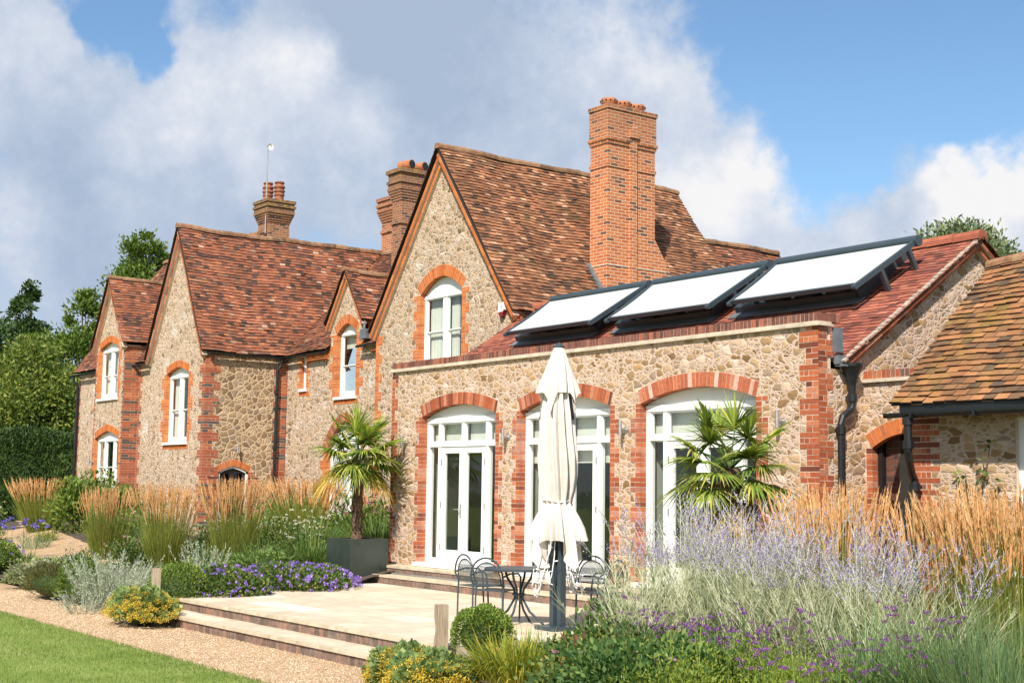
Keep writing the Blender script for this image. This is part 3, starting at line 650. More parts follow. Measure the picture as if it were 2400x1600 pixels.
for a, b in (((dx0-.12, 6.16), (DA[0], DA[1]+.06)), ((dx1+.1, 6.16), (DA[0], DA[1]+.06))):
    rake(mb, 'y', IY, a, b, .01, .07, .13, .26); rake(mb, 'y', IY, a, b, .08, .07, .07, .26)
mb.build('verge_corbel', [M['brick_orange'], M['mortar']], house)
for u0, u1, z, pr in ((-32.45, dx0-.05, 5.36, .03), (-32.45, dx0-.05, 5.46, .05), (dx1+.4, gx0, 5.4, .04)):
    mb = MB(); soldier(mb, 'y', IY, u0, u1, z, .075, -pr, .05, .225); mb.build('eaves_course', [M['brick_orange'], M['mortar']], house)
skin('dormer_cheek', 'x', dx1, [(IY, 5.55), (18.15, 6.25), (IY, 6.25)], [], M['brick_red'], house)
quoin(house, 'y', IY, dx1, -1, 5.5, 6.2, 'brick_red', narrow=.12, wide=.2)
iV = (0, 4.2, 3.51); iL = math.hypot(4.2, 3.51)
roof('roof', (-33.5, 17.2, 5.60), (1, 0, 0), iV, [(0, 0), (dx0+33.5, 0), (dx0+33.5, 1.0), (-.37, 1.0)], M['tile_old'], house)
roof('roof', (-33.5, 17.2, 5.60), (1, 0, 0), iV, [(dx1+33.5, 0), (5.2, 0), (5.6, 1.0), (dx1+33.5, 1.0)], M['tile_old'], house)
roof('roof', (-33.5, 17.2+4.2/iL, 5.60+3.51/iL), (1, 0, 0), iV, [(-.37, 0), (5.6, 0), (7.4, iL-1), (-2.0, iL-1)], M['tile_old'], house)
roof('roof', (-37.5, 25.6, 5.60), (1, 0, 0), (0, -4.2, 3.51), [(0, 0), (12, 0), (12, iL), (0, iL)], M['tile_old'], house, tw=.3, gauge=.2)
skin('back_wall', 'y', 25.4, [(-37.4, 0), (-25.5, 0), (-25.5, 5.6), (-37.4, 5.6)], [], M['stone_old'], house)
ridge('ridge_tiles', (-35.5, 21.4, 9.16), (-26.0, 21.4, 9.16), M['ridge'], house)
dk = math.hypot(.93, 1.28)
roof('roof', (dx1+.12, IY-.17, 6.26), (0, 1, 0), (-.96, 0, 1.36), [(0, 0), (.95, 0), (2.4, 1.66), (0, 1.66)], M['tile_old'], house)
roof('roof', (dx0-.12, IY-.17, 6.26), (0, 1, 0), (.98, 0, 1.36), [(0, 0), (.95, 0), (2.4, 1.68), (0, 1.68)], M['tile_old'], house)
ridge('ridge_tiles', (DA[0], IY-.18, 7.63), (DA[0], 19.6, 7.63), M['ridge'], house, r=.09)
gutter(house, (-33.55, 17.14, 5.56), (dx0-.02, 17.14, 5.56)); gutter(house, (dx1+.02, 17.14, 5.58), (gx0+.02, 17.14, 5.58))
mb = MB(); mb.box(dx1+.10, dx1+.40, 17.15, 17.5, 5.74, 5.98); mb.tube([(dx1+.14, 17.25, 5.98), (dx1+.10, 17.3, 6.2)], .03, 8); mb.build('rainwater_hopper', M['lead'], house)
# --- left cross wing
LY = 14.95; LX = -33.62; lx0 = -37.42; lxa = -35.46
lw = (-36.19, -34.69, 3.22, 5.12, .16, 1.35)
skin('gable_wall', 'y', LY, [(lx0, 0), (LX, 0), (LX, 5.58), (lxa, 9.0), (lx0, 5.58)], [hole(*lw)], M['stone_lw'], house)
surround(house, 'y', LY, *lw, .19, 'brick_orange', 'brick_orange', depth=.11, narrow=.17, wide=.32, per=4, under=True)
window(house, 'y', LY, *lw, 5.02, mull=(-35.44,), rails=(4.10,), d=.11, curt='curtain', mw=.17)
quoin(house, 'y', LY, LX, -1, .3, 5.55, 'brick_mix', narrow=.18, wide=.36)
mb = MB()
for a, b in (((lx0-.06, 5.50), (lxa, 9.07)), ((LX+.08, 5.50), (lxa, 9.07))):
    rake(mb, 'y', LY, a, b, .02, .08, .15, .28); rake(mb, 'y', LY, a, b, .10, .08, .08, .28)
mb.build('verge_corbel', [M['brick_red'], M['mortar']], house)
sdoor = (15.42, 16.28, .5, 2.42, .16, 1.45)
skin('side_wall', 'x', LX, [(LY, 0), (IY, 0), (IY, 5.58), (LY, 5.58)], [hole(*sdoor)], M['stone_side'], house)
quoin(house, 'x', LX, LY, 1, .3, 5.55, 'brick_mix', narrow=.26, wide=.44)
quoin(house, 'x', LX, IY, -1, .3, 5.5, 'brick_mix', narrow=.30, wide=.42)
surround(house, 'x', LX, *sdoor, .17, 'brick_orange', 'brick_red', depth=.10, narrow=.14, wide=.30)
mb = MB()
for a, b in zip(prof(*sdoor[:2], sdoor[3], sdoor[4], sdoor[5]), prof(*sdoor[:2], sdoor[3], sdoor[4], sdoor[5])[1:]):
    mb.obox(pt('x', LX, a[0], a[1]-.06, .03), UV['x']*(b[0]-a[0])+ZV*(b[1]-a[1]), ZV*.06, DV['x']*.08)
fbox(mb, 'x', LX, sdoor[0], sdoor[0]+.055, .5, 2.43, .03, .11); fbox(mb, 'x', LX, sdoor[1]-.055, sdoor[1], .5, 2.43, .03, .11)
dr = mb.build('door', M['white'], house)
mb = MB(); mid = (sdoor[0]+sdoor[1])/2
for a, b in ((sdoor[0]+.06, mid-.005), (mid+.005, sdoor[1]-.06)):
    zt = 2.46 + .04; fbox(mb, 'x', LX, a, a+.08, .55, zt, .075, .11); fbox(mb, 'x', LX, b-.08, b, .55, zt, .075, .11); fbox(mb, 'x', LX, a+.08, b-.08, .55, 1.4, .076, .11); fbox(mb, 'x', LX, a+.08, b-.08, zt-.12, zt, .076, .11)
mb.build('door_leaf', M['black'], dr)
mb = MB(); mb.poly([pt('x', LX, *q, .095) for q in ((sdoor[0]+.05, .6), (sdoor[1]-.05, .6), (sdoor[1]-.05, 2.5), (sdoor[0]+.05, 2.5))]); mb.build('pane', M['glass'], dr)
lV2 = (lxa-(LX+.08), 0, 3.55); lL = math.hypot(lV2[0], 3.55)
roof('roof', (LX+.1, LY-.18, 5.60), (0, 1, 0), lV2, [(0, 0), (2.43, 0), (6.6, lL), (0, lL)], M['tile_old'], house)
lV3 = (lxa-(lx0-.08), 0, 3.55); lL3 = math.hypot(lV3[0], 3.55)
roof('roof', (lx0-.1, LY-.18, 5.60), (0, 1, 0), lV3, [(0, 0), (6.6, 0), (6.6, lL3), (0, lL3)], M['tile_old'], house)
ridge('ridge_tiles', (lxa, LY-.2, 9.18), (lxa, 21.4, 9.18), M['ridge'], house)
gutter(house, (LX+.15, LY+.02, 5.55), (LX+.15, 17.2, 5.55))
downpipe(house, [(LX+.13, 17.10, 5.5), (LX+.12, 17.1, 5.34), (LX+.07, 17.02, 5.2), (LX+.07, 17.0, .4)], .045, [((LX+.07, 17.0, 4.6), (-1, 0, 0)), ((LX+.07, 17.0, 3.1), (-1, 0, 0)), ((LX+.07, 17.0, 1.9), (-1, 0, 0))])
# --- far left block with its gabled bay
BY, RY = 14.75, 15.2; bx0, bx1, bxa = -41.28, -38.86, -40.12
bw1 = (-40.98, -39.40, 4.62, 6.14, .18, 1.35); bw2 = (-41.08, -39.12, 1.2, 3.42, .22, 1.35)
skin('bay_wall', 'y', BY, [(bx0, 0), (bx1, 0), (bx1, 6.15), (bxa, 8.12), (bx0, 6.15)], [hole(*bw1), hole(*bw2)], M['stone_lw'], house)
surround(house, 'y', BY, *bw1, .2, 'brick_orange', 'brick_orange', depth=.10, narrow=.15, wide=.26)
window(house, 'y', BY, *bw1, 6.06, mull=(-40.19,), rails=(5.3,), d=.10, curt='full', mw=.17)
surround(house, 'y', BY, *bw2, .2, 'brick_orange', 'brick_orange', depth=.10, narrow=.12, wide=.19)
window(house, 'y', BY, *bw2, 3.36, mull=(-40.45, -39.72), rails=(2.55,), d=.10, curt='left', mw=.15)
quoin(house, 'y', BY, bx0, 1, .3, 6.1, 'brick_mix', narrow=.06, wide=.13, per=1); quoin(house, 'y', BY, bx1, -1, .3, 6.1, 'brick_mix', narrow=.06, wide=.16, per=1)
quoin(house, 'x', bx1, BY, 1, .3, 6.1, 'brick_mix', narrow=.44, wide=.44)
mb = MB()
for a, b in (((bx0-.10, 6.08), (bxa, 8.18)), ((bx1+.1, 6.08), (bxa, 8.18))):
    rake(mb, 'y', BY, a, b, .02, .07, .14, .26); rake(mb, 'y', BY, a, b, .09, .07, .07, .26)
mb.build('verge_corbel', [M['brick_red'], M['mortar']], house)
skin('bay_side', 'x', bx1, [(BY, 0), (16.1, 0), (16.1, 6.15), (BY, 6.15)], [], M['chim_mid'], house)
skin('front_wall', 'y', RY, [(-44.0, 0), (lx0, 0), (lx0, 5.6), (-44.0, 5.6)], [[(bx0+.05, .1), (bx1-.05, .1), (bx1-.05, 5.5), (bx0+.05, 5.5)]], M['stone_lw'], house)
quoin(house, 'y', RY, bx1, 1, .3, 5.5, 'brick_mix', narrow=.13, wide=.27); quoin(house, 'y', RY, -44.0, 1, .3, 5.5, 'brick_mix', narrow=.12, wide=.2)
fV = (0, 3.0, 3.98); fL = math.hypot(3.0, 3.98)
roof('roof', (-44.2, 15.05, 5.62), (1, 0, 0), fV, [(0, 0), (6.8, 0), (7.6, fL), (0, fL)], M['tile_old'], house)
roof('roof', (-44.2, 21.05, 5.62), (1, 0, 0), (0, -3.0, 3.98), [(0, 0), (7.5, 0), (7.5, fL), (0, fL)], M['tile_old'], house, tw=.3, gauge=.2)
ridge('ridge_tiles', (-44.2, 18.05, 9.64), (-37.0, 18.05, 9.64), M['ridge'], house)
skin('end_wall', 'x', -44.0, [(RY, 0), (21.0, 0), (21.0, 5.6), (18.05, 9.55), (RY, 5.6)], [], M['stone_lw'], house)
skin('back_wall', 'y', 21.0, [(-44, 0), (-37.4, 0), (-37.4, 5.6), (-44, 5.6)], [], M['stone_lw'], house)
bk = math.hypot(1.36, 2.07)
roof('roof', (bx1+.14, BY-.17, 6.22), (0, 1, 0), (bxa-bx1-.13, 0, 2.05), [(0, 0), (.95, 0), (2.55, bk), (0, bk)], M['tile_old'], house)
roof('roof', (bx0-.14, BY-.17, 6.22), (0, 1, 0), (bxa-bx0+.13, 0, 2.05), [(0, 0), (.95, 0), (2.55, bk*.98), (0, bk*.98)], M['tile_old'], house)
ridge('ridge_tiles', (bxa, BY-.18, 8.30), (bxa, 17.15, 8.30), M['ridge'], house, r=.09)
gutter(house, (-44.15, 15.0, 5.55), (bx0, 15.0, 5.55)); gutter(house, (bx1+.02, 15.0, 5.55), (lx0+.02, 15.0, 5.55))
downpipe(house, [(-44.0, 15.0, 5.5), (-44.0, 15.0, 5.35), (-43.92, 15.12, 5.2), (-43.92, 15.12, .4)], .045, [((-43.92, 15.12, 2.6), (0, 1, 0))])
downpipe(house, [(lx0-.1, 15.02, 5.5), (lx0-.1, 15.02, 5.36), (lx0-.12, 15.08, 5.22), (lx0-.12, 15.08, .4)], .055, [((lx0-.12, 15.08, 4.9), (0, 1, 0)), ((lx0-.12, 15.08, 3.35), (0, 1, 0)), ((lx0-.12, 15.08, 1.8), (0, 1, 0))])
# --- chimneys
def stack(parent, x0, x1, y0, y1, z0, z1, mt, steps, cap=None):
    """steps: list of (z0, z1, projection) bands"""
    mb = MB(); mb.box(x0, x1, y0, y1, z0, z1)
    for a, b, e in steps: mb.box(x0-e, x1+e, y0-e, y1+e, a, b)
    return mb.build('chimney', mt, parent)
CX0, CX1, CY0, CY1 = -23.58, -22.97, 19.73, 21.17
ch = stack(house, CX0, CX1, CY0, CY1, 4.5, 10.78, M['chim_main'], [(9.36, 9.44, .022), (9.90, 9.98, .025), (9.98, 10.06, .05), (10.061, 10.70, .022), (10.70, 10.80, .045)])
mb = MB(); ym = (CY0+CY1)/2+.02; mb.box(CX1-.02, CX1+.055, ym-.10, ym+.10, 5.5, 10.2); mb.box(CX1, CX1+.10, ym-.13, ym+.13, 10.10, 10.3); mb.poly([(CX1+.101, ym-.13, 10.3), (CX1+.101, ym+.13, 10.3), (CX1+.051, ym, 10.46)])
mb.build('pilaster', M['chim_main'], ch)
mb = MB(); q = [(CY1, 7.85), (CY1, 4.5), (22.75, 4.5), (22.5, 5.9)]
f = [Vector((CX1-.001, y, z)) for y, z in q]; bk_ = [Vector((CX0+.1, y, z)) for y, z in q]; mb.poly(f); mb.poly(bk_[::-1])
for i in range(4): mb.poly([f[i], bk_[i], bk_[(i+1) % 4], f[(i+1) % 4]])
mb.build('shoulder', M['chim_main'], ch)
mb = MB(); mb.box(CX0-.012, CX1+.012, CY0-.012, CY1+.35, 7.10, 7.135); mb.build('lead_course', M['coping'], ch)
mb = MB(); mb.obox((CX0-.06, CY0-.10, 7.14), (.55, 0, -.74), (.085, 0, .063), (0, .12, 0)); mb.build('lead_flashing', M['lead'], ch)
for i in range(3):
    mb = MB(); mb.lathe((-23.28, 20.02+i*.43, 10.8), [(.12, 0), (.13, .05), (.18, .10), (.20, .16), (.18, .22), (.10, .24)], 16); mb.mi = 1
    for q in range(12):
        th = q*math.pi/6; mb.box(-23.28+.195*math.cos(th)-.014, -23.28+.195*math.cos(th)+.014, 20.02+i*.43+.195*math.sin(th)-.014, 20.02+i*.43+.195*math.sin(th)+.014, 10.945, 10.975)
    mb.build('chimney_pot', [M['terracotta'], M['black']], ch)
def corbel(z, h, n, e): return [(z+i*h, z+(i+1)*h, e*(i+1)/n) for i in range(n)]
MX, MYc = -33.84, 20.73
ch = stack(house, MX, -33.33, MYc, 22.0, 7.5, 11.2, M['chim_mid'], [(9.72, 9.80, .045)]+corbel(10.42, .075, 5, .12)+[(10.795, 11.25, .10), (10.92, 11.0, .14), (11.22, 11.34, .16)])
for i in range(2):
    mb = MB(); y = MYc+.42+.46*i; x0 = -33.72
    mb.lathe((x0, y, 11.33), [(.12, 0), (.13, .12), (.11, .14)], 14); mb.tube([(x0-.22, y-.10, 11.56), (x0+.22, y+.02, 11.56)], .145, 14); mb.mi = 1; mb.tube([(x0+.215, y+.018, 11.56), (x0+.235, y+.022, 11.56)], .118, 14)
    mb.build('chimney_pot', [M['terracotta'], M['black']], ch)
ch = stack(house, -35.85, -34.9, 21.6, 22.3, 8.2, 10.85, M['chim_main'], [(9.85, 9.93, .04)]+corbel(10.2, .075, 5, .13)+[(10.575, 10.85, .11), (10.66, 10.74, .15), (10.84, 10.94, .15)])
mb = MB(); mb.lathe((-35.0, 21.9, 10.93), [(.13, 0), (.14, .25), (.11, .27)], 14); mb.build('chimney_pot', M['terracotta'], ch)
ch = stack(house, -39.12, -38.38, 19.0, 19.72, 8.5, 10.95, M['chim_old'], [(9.78, 9.85, .05)]+corbel(10.30, .07, 5, .12)+[(10.65, 10.98, .11), (10.78, 10.85, .15), (10.93, 11.02, .145)])
for x, y in ((-38.95, 19.22), (-38.62, 19.45)):
    mb = MB(); mb.lathe((x, y, 11.0), [(.15, 0), (.14, .20), (.17, .22), (.17, .26), (.15, .28), (.15, .32), (.18, .34), (.18, .38), (.15, .40), (.15, .45), (.18, .47), (.18, .51), (.13, .57), (.13, .59), (.16, .62), (.15, .66), (.1, .66)], 16)
    mb.build('chimney_pot', M['terra_old'], ch)
# aerial mast strapped to the far chimney
t = thing('tv_aerial', 'thin grey aerial mast with a small pale dish strapped to the furthest chimney', 'aerial', (-38.45, 18.92, 9.3))
mb = MB(); mb.tube([(-38.45, 18.92, 9.5), (-38.45, 18.92, 12.75)], .022, 8); mb.build('mast', M['steel'], t)
mb = MB(); mb.lathe((0, 0, 0), [(.01, 0), (.06, .02), (.105, .05), (.11, .06), (.06, .04)], 16); mb.v = [(-38.32+z, 18.92+x*.9, 12.65+y) for x, y, z in mb.v]; mb.build('dish', M['cream'], t)
mb = MB(); mb.bar((-38.55, 18.92, 12.72), (-38.25, 18.92, 12.72), .02, .02); mb.bar((-38.47, 18.9, 9.75), (-38.2, 19.05, 9.75), .03, .03); mb.build('bracket', M['lead'], t)
# burglar alarm on the gable
t = thing('alarm_box', 'white and red burglar alarm box high on the right of the main gable', 'alarm', (-23.12, 16.95, 5.85))
mb = MB(); a = [(-.11, .14), (.09, .14), (.09, -.02), (.04, -.06), (-.11, -.06)]; f = [(-23.1+u, 16.90, 5.86+z) for u, z in a]; b = [(-23.1+u, 17.0, 5.86+z) for u, z in a]; mb.poly(f)
for i in range(5): mb.poly([f[i], b[i], b[(i+1) % 5], f[(i+1) % 5]])
mb.build('casing', M['white'], t)
mb = MB(); a = [(-.11, -.062), (.04, -.062), (.085, -.025), (.03, -.15), (-.04, -.18), (-.09, -.14)]; f = [(-23.1+u, 16.905, 5.86+z) for u, z in a]; b = [(-23.1+u, 17.0, 5.86+z) for u, z in a]; mb.poly(f)
for i in range(6): mb.poly([f[i], b[i], b[(i+1) % 6], f[(i+1) % 6]])
mb.build('strobe', M['red_plastic'], t)
mb = MB(); fbox(mb, 'y', 16.9, -23.115, -23.085, 5.90, 5.93, -.004, .01); mb.build('badge', M['red_plastic'], t)
# ================================================================== garden room with its roof lights
room = thing('garden_room', 'single-storey stone garden room with three arched white French windows and a red tiled roof', 'garden room', (-17, 14, 0))
EY = 14.0; ex0, ex1 = -22.69, -12.0; EZ0, EZ1 = .635, 4.30
opens = [(-21.60, -19.25), (-18.54, -16.20), (-15.50, -13.12)]
P_E = (3.40, .20, 2.0)
skin('front_wall', 'y', EY, [(ex0, 0), (ex1, 0), (ex1, EZ1), (ex0, EZ1)], [hole(a, b, .72, *P_E) for a, b in opens], M['stone_ext'], room)
for i, (a, b) in enumerate(opens):
    for u, sg in ((a, -1), (b, 1)):
        mb = MB(); jamb(mb, 'y', EY, u, sg, .64, 3.40, .13, .1125, .225, 3, i+(sg > 0)); mb.build('brick_jamb', [M['brick_red'], M['mortar']], room)
    mb = MB(); mb.box(a-.25, a-.012, EY+.27, EY+1.0, .66, 3.7); mb.build('inner_reveal', M['plaster'], room)
    mb = MB(); ring(mb, 'y', EY, a, b, *P_E, .215, .13); mb.build('brick_arch', [M['brick_lime' if i == 2 else 'brick_red'], M['mortar']], room)
    # joinery
    c = EY; d = .12; zt = 2.84; mb = MB()
    fbox(mb, 'y', c, a, a+.09, .72, 3.37, d, d+.1); fbox(mb, 'y', c, b-.09, b, .72, 3.37, d, d+.1); fbox(mb, 'y', c, a, b, 3.28, 3.375, d-.012, d+.101); fbox(mb, 'y', c, a+.09, b-.09, zt, zt+.075, d-.008, d+.098)
    W = b-a; m1, m2 = a+.42, b-.42; md = (a+b)/2
    for u in (m1, m2): fbox(mb, 'y', c, u-.045, u+.045, .72, zt, d+.002, d+.097)
    for u in (m1, md, m2): fbox(mb, 'y', c, u-.04, u+.04, zt+.075, 3.28, d+.002, d+.097)
    for u0, u1 in ((a+.09, m1-.045), (m2+.045, b-.09)): fbox(mb, 'y', c, u0, u1, .72, .80, d+.004, d+.095)
    fr = mb.build('french_window', M['white'], room)
    mb = MB(); fbox(mb, 'y', c, a-.10, b+.02, .64, .715, -.10, d+.11); mb.build('sill', M['white'], fr)
    Pp = [(a, 3.372), (b, 3.372)]+[q for q in prof(a, b, *P_E)[::-1] if q[1] > 3.372]
    mb = MB(); mb.poly([pt('y', c, u, z, d+.03) for u, z in Pp]); mb.build('tympanum', M['cream'], fr)
    gb = MB(); fb = MB(); bl = MB()
    ed = [a+.09, m1-.04, m1+.04, md-.04, md+.04, m2-.04, m2+.04, b-.09]
    for u0, u1 in zip(ed[::2], ed[1::2]):
        for q in ((u0, u0+.03, zt+.075, 3.28), (u1-.03, u1, zt+.075, 3.28), (u0+.03, u1-.03, zt+.075, zt+.105), (u0+.03, u1-.03, 3.25, 3.28)): fbox(fb, 'y', c, *q, d+.02, d+.06)
        gb.poly([pt('y', c, u, z, d+.045) for u, z in ((u0, zt+.08), (u1, zt+.08), (u1, 3.28), (u0, 3.28))])
    for u0, u1 in ((a+.09, m1-.045), (m2+.045, b-.09)): gb.poly([pt('y', c, u, z, d+.05) for u, z in ((u0, .8), (u1, .8), (u1, zt), (u0, zt))])
    lo = zt-.30 if i == 1 else zt+.0
    for u0, u1 in ((a+.03, md-.02), (md+.02, b-.03)): fbox(bl, 'y', c, u0, u1, lo, 3.27, d+.16, d+.165)
    fbox(bl, 'y', c, a+.03, b-.03, lo-.02, lo, d+.158, d+.172)
    fb.build('casement', M['white'], fr); bl.build('roller_blind', M['curtain'], fr)
    for sgn, (u0, u1) in ((1, (m1+.045, md)), (-1, (md, m2-.045))):
        mb = MB(); st = .115; dd = d+.012
        fbox(mb, 'y', c, u0+.003, u0+st, .725, zt-.003, dd, dd+.06); fbox(mb, 'y', c, u1-st, u1-.003, .725, zt-.003, dd, dd+.06)
        fbox(mb, 'y', c, u0+st, u1-st, .725, .96, dd+.002, dd+.058); fbox(mb, 'y', c, u0+st, u1-st, zt-.12, zt-.003, dd+.002, dd+.058)
        dr = mb.build('door', M['white'], fr)
        gb.poly([pt('y', c, u, z, dd+.03) for u, z in ((u0+st, .96), (u1-st, .96), (u1-st, zt-.12), (u0+st, zt-.12))])
        mb = MB(); hx = u1-.05 if sgn > 0 else u0+.05
        hg = u0+.02 if sgn > 0 else u1-.02
        for z in (.95, 1.72, 2.5): fbox(mb, 'y', c, hg-.012, hg+.012, z, z+.11, dd-.012, dd)
        mb.build('hinge', M['steel'], dr)
        if sgn > 0:
            mb = MB(); fbox(mb, 'y', c, hx-.018, hx+.018, 1.55, 1.80, dd-.012, dd); mb.tube([(hx, c+dd-.01, 1.70), (hx, c+dd-.06, 1.70), (hx-.13, c+dd-.06, 1.70)], .010, 8); mb.build('handle', M['steel'], dr)
    gb.build('pane', M['glass'], fr)
quoin(room, 'y', EY, ex0, 1, .64, 4.29, 'brick_red', narrow=.1125, wide=.225); quoin(room, 'y', EY, ex1, -1, .64, 4.29, 'brick_red', narrow=.22, wide=.335)
quoin(room, 'x', ex1, EY, 1, .3, 4.29, 'brick_red', narrow=.17, wide=.285, ph=3)
mb = MB(); mb.box(ex0-.05, ex1+.055, EY-.055, EY+.25, 4.30, 4.332); mb.box(ex0-.02, ex1+.025, EY-.035, EY+.24, 4.333, 4.362); mb.build('coping', M['coping'], room)
mb = MB(); soldier(mb, 'x', ex1, EY+.22, EY+.44, 4.364, .115, -.012, .2); mb.build('parapet_bricks', [M['brick_cap'], M['mortar']], room)
mb = MB(); soldier(mb, 'y', EY, ex0, ex1+.0, 4.364, .115, -.012, .215)
mb.build('parapet_bricks', [M['brick_cap'], M['mortar']], room)
mb = MB(); mb.box(ex0, ex1-.01, EY+.216, EY+.25, 3.6, 4.29); mb.build('parapet_back', M['mortar'], room)
# roof
eO = (-22.80, 14.35, 3.83); eV = (0, 3.15, 2.05); eL = math.hypot(3.15, 2.05); rw = 10.96
us = sorted(set([0.0, rw]))
ARY, ARZ = eV[1]/eL, eV[2]/eL
lights = [(-21.30, -18.95), (-18.30, -15.92), (-15.38, -12.92)]
vb, vt = 2.05, 3.34     # the glazed strip, measured up the slope
def eP(x, v, h=0.0): return Vector((x, eO[1]+ARY*v-ARZ*h, eO[2]+ARZ*v+ARY*h))
W_ = [(0, 0, rw, vb), (0, vt, rw, eL)]
roof('roof', eO, (1, 0, 0), eV, [(0, 0), (rw, 0), (rw, vb), (0, vb)], M['tile_new'], room, wav=.25, rough=.6, th=.018)
xs = [-22.80]+[q for l in lights for q in l]+[-22.80+rw]
for x0, x1 in zip(xs[::2], xs[1::2]):
    roof('roof', (x0, *eP(0, vb)[1:]), (1, 0, 0), eV, [(0, 0), (x1-x0, 0), (x1-x0, vt-vb), (0, vt-vb)], M['tile_new'], room, wav=.25, rough=.6, th=.018)
roof('roof', (-22.80, *eP(0, vt)[1:]), (1, 0, 0), eV, [(0, 0), (rw, 0), (rw, eL-vt), (0, eL-vt)], M['tile_new'], room, wav=.25, rough=.6, th=.018)
roof('roof', (-22.80, 20.65, 3.83), (1, 0, 0), (0, -3.15, 2.05), [(0, 0), (rw, 0), (rw, eL), (0, eL)], M['tile_new'], room, tw=.25, gauge=.12, wav=.25)
ridge('ridge_tiles', (-22.8, 17.5, 5.92), (-11.83, 17.5, 5.92), M['ridge_new'], room, r=.12, seg=.45, wav=.2)
for a, b in lights:
    mb = MB(); up_ = Vector((0, -ARZ, ARY)); al = Vector((0, ARY, ARZ))
    def rb(x0, x1, v0, v1, h0, h1): mb.obox(eP(x0, v0, h0), (x1-x0, 0, 0), al*(v1-v0), up_*(h1-h0))
    rb(a, b, vb-.06, vb+.02, -.02, .15); rb(a, b, vt-.02, vt+.06, -.02, .15); rb(a-.03, a+.05, vb-.06, vt+.06, -.02, .155); rb(b-.05, b+.03, vb-.06, vt+.06, -.02, .155)
    for i in (1, 2, 3): x = a+(b-a)*i/4; rb(x-.03, x+.03, vb+.02, vt-.02, .05, .17)
    sk = mb.build('roof_light', M['anth'], room)
    mb = MB(); mb.poly([eP(a, vb, .10), eP(b, vb, .10), eP(b, vt, .10), eP(a, vt, .10)]); mb.build('pane', M['glass_green'], sk)
    mb = MB(); mb.poly([eP(a+.05, vb+.02, .03), eP(b-.05, vb+.02, .03), eP(b-.05, vt-.02, .03), eP(a+.05, vt-.02, .03)]); mb.build('reflection_backing', M['curtain'], sk)  # added pale sheet below the pane, stands in for its bright reflection
    mb = MB(); mb.obox(eP(a-.10, vb-.22, .028), (b-a+.2, 0, 0), al*.17, up_*.02); mb.build('lead_flashing', M['lead'], sk)
# right hand gable
gp = [(14.0, 0), (21.0, 0), (21.0, 3.72), (20.6, 3.72), (17.5, 5.72), (14.45, 3.74), (14.0, 3.74)]
skin('end_wall', 'x', ex1, gp, [], M['stone_ext'], room)
mb = MB()
for a, b in (((14.38, 3.845), (17.5, 5.895)), ((20.62, 3.845), (17.5, 5.895))):
    rake(mb, 'x', ex1, a, b, .02, .075, .14, .225); rake(mb, 'x', ex1, a, b, .095, .075, .08, .225)
mb.build('verge_corbel', [M['brick_red'], M['mortar']], room)
mb = MB()
for v0 in np.arange(0, eL, .11):
    mb.obox(eP(ex1+.075+random.uniform(-.01, .01), v0, -.006+random.uniform(-.004, .004)), (.075, 0, 0), Vector((0, ARY, ARZ))*random.uniform(.08, .107), Vector((0, -ARZ, ARY))*.028)
mb.build('verge_bedding', M['bedding'], room)
skin('end_wall', 'x', ex0, [(14.2, 0), (17, 0), (17, 5.55), (14.4, 3.8)], [], M['stone_ext'], room)
skin('back_wall', 'y', 20.6, [(ex0, 0), (ex1, 0), (ex1, 3.75), (ex0, 3.75)], [], M['plaster'], room)
mb = MB(); mb.box(ex0+.02, ex1-.02, EY+.3, 20.58, .60, .66); mb.build('floor', M['plaster'], room)
skin('inner_wall', 'y', 20.3, [(ex0, .6), (-17.5, .6), (-17.5, 3.75), (ex0, 3.75)], [], M['stone_out'], room)
mb = MB(); mb.box(-18.9, -18.8, 14.4, 17.5, .66, 3.7); mb.build('partition', M['plaster'], room)
mb = MB(); mb.box(ex1-.15, ex1-.1, 14.3, 20.5, .66, 3.7); mb.box(ex0+.03, ex0+.06, 14.3, 17, .66, 3.7); mb.build('inner_wall', M['plaster'], room)
# rainwater at the right corner
mb = MB(); mb.obox((ex1+.008, 14.27, 3.96), (.06, 0, 0), (0, .15, 0), (0, 0, .33)); mb.obox((ex1+.006, 14.30, 3.80), (.09, 0, 0), (0, .34, 0), (0, 0, .12)); mb.box(ex1+.004, ex1+.15, 14.32, 14.70, 3.77, 3.80)
mb.build('lead_chute', M['lead'], room)
mb = MB(); k = 10
mb.lathe((ex1+.10, 14.55, 3.40), [(.05, 0), (.055, .12), (.09, .25), (.15, .38), (.15, .42), (.12, .42)], 14); mb.build('rainwater_hopper', M['black'], room)
downpipe(room, [(ex1+.10, 14.55, 3.48), (ex1+.10, 14.55, 3.28), (ex1+.095, 14.53, 3.20), (ex1+.08, 14.38, 3.10), (ex1+.075, 14.35, 3.0), (ex1+.075, 14.35, .3)], .05, [((ex1+.075, 14.35, 2.92), (-1, 0, 0)), ((ex1+.10, 14.55, 3.36), (-1, 0, 0))])
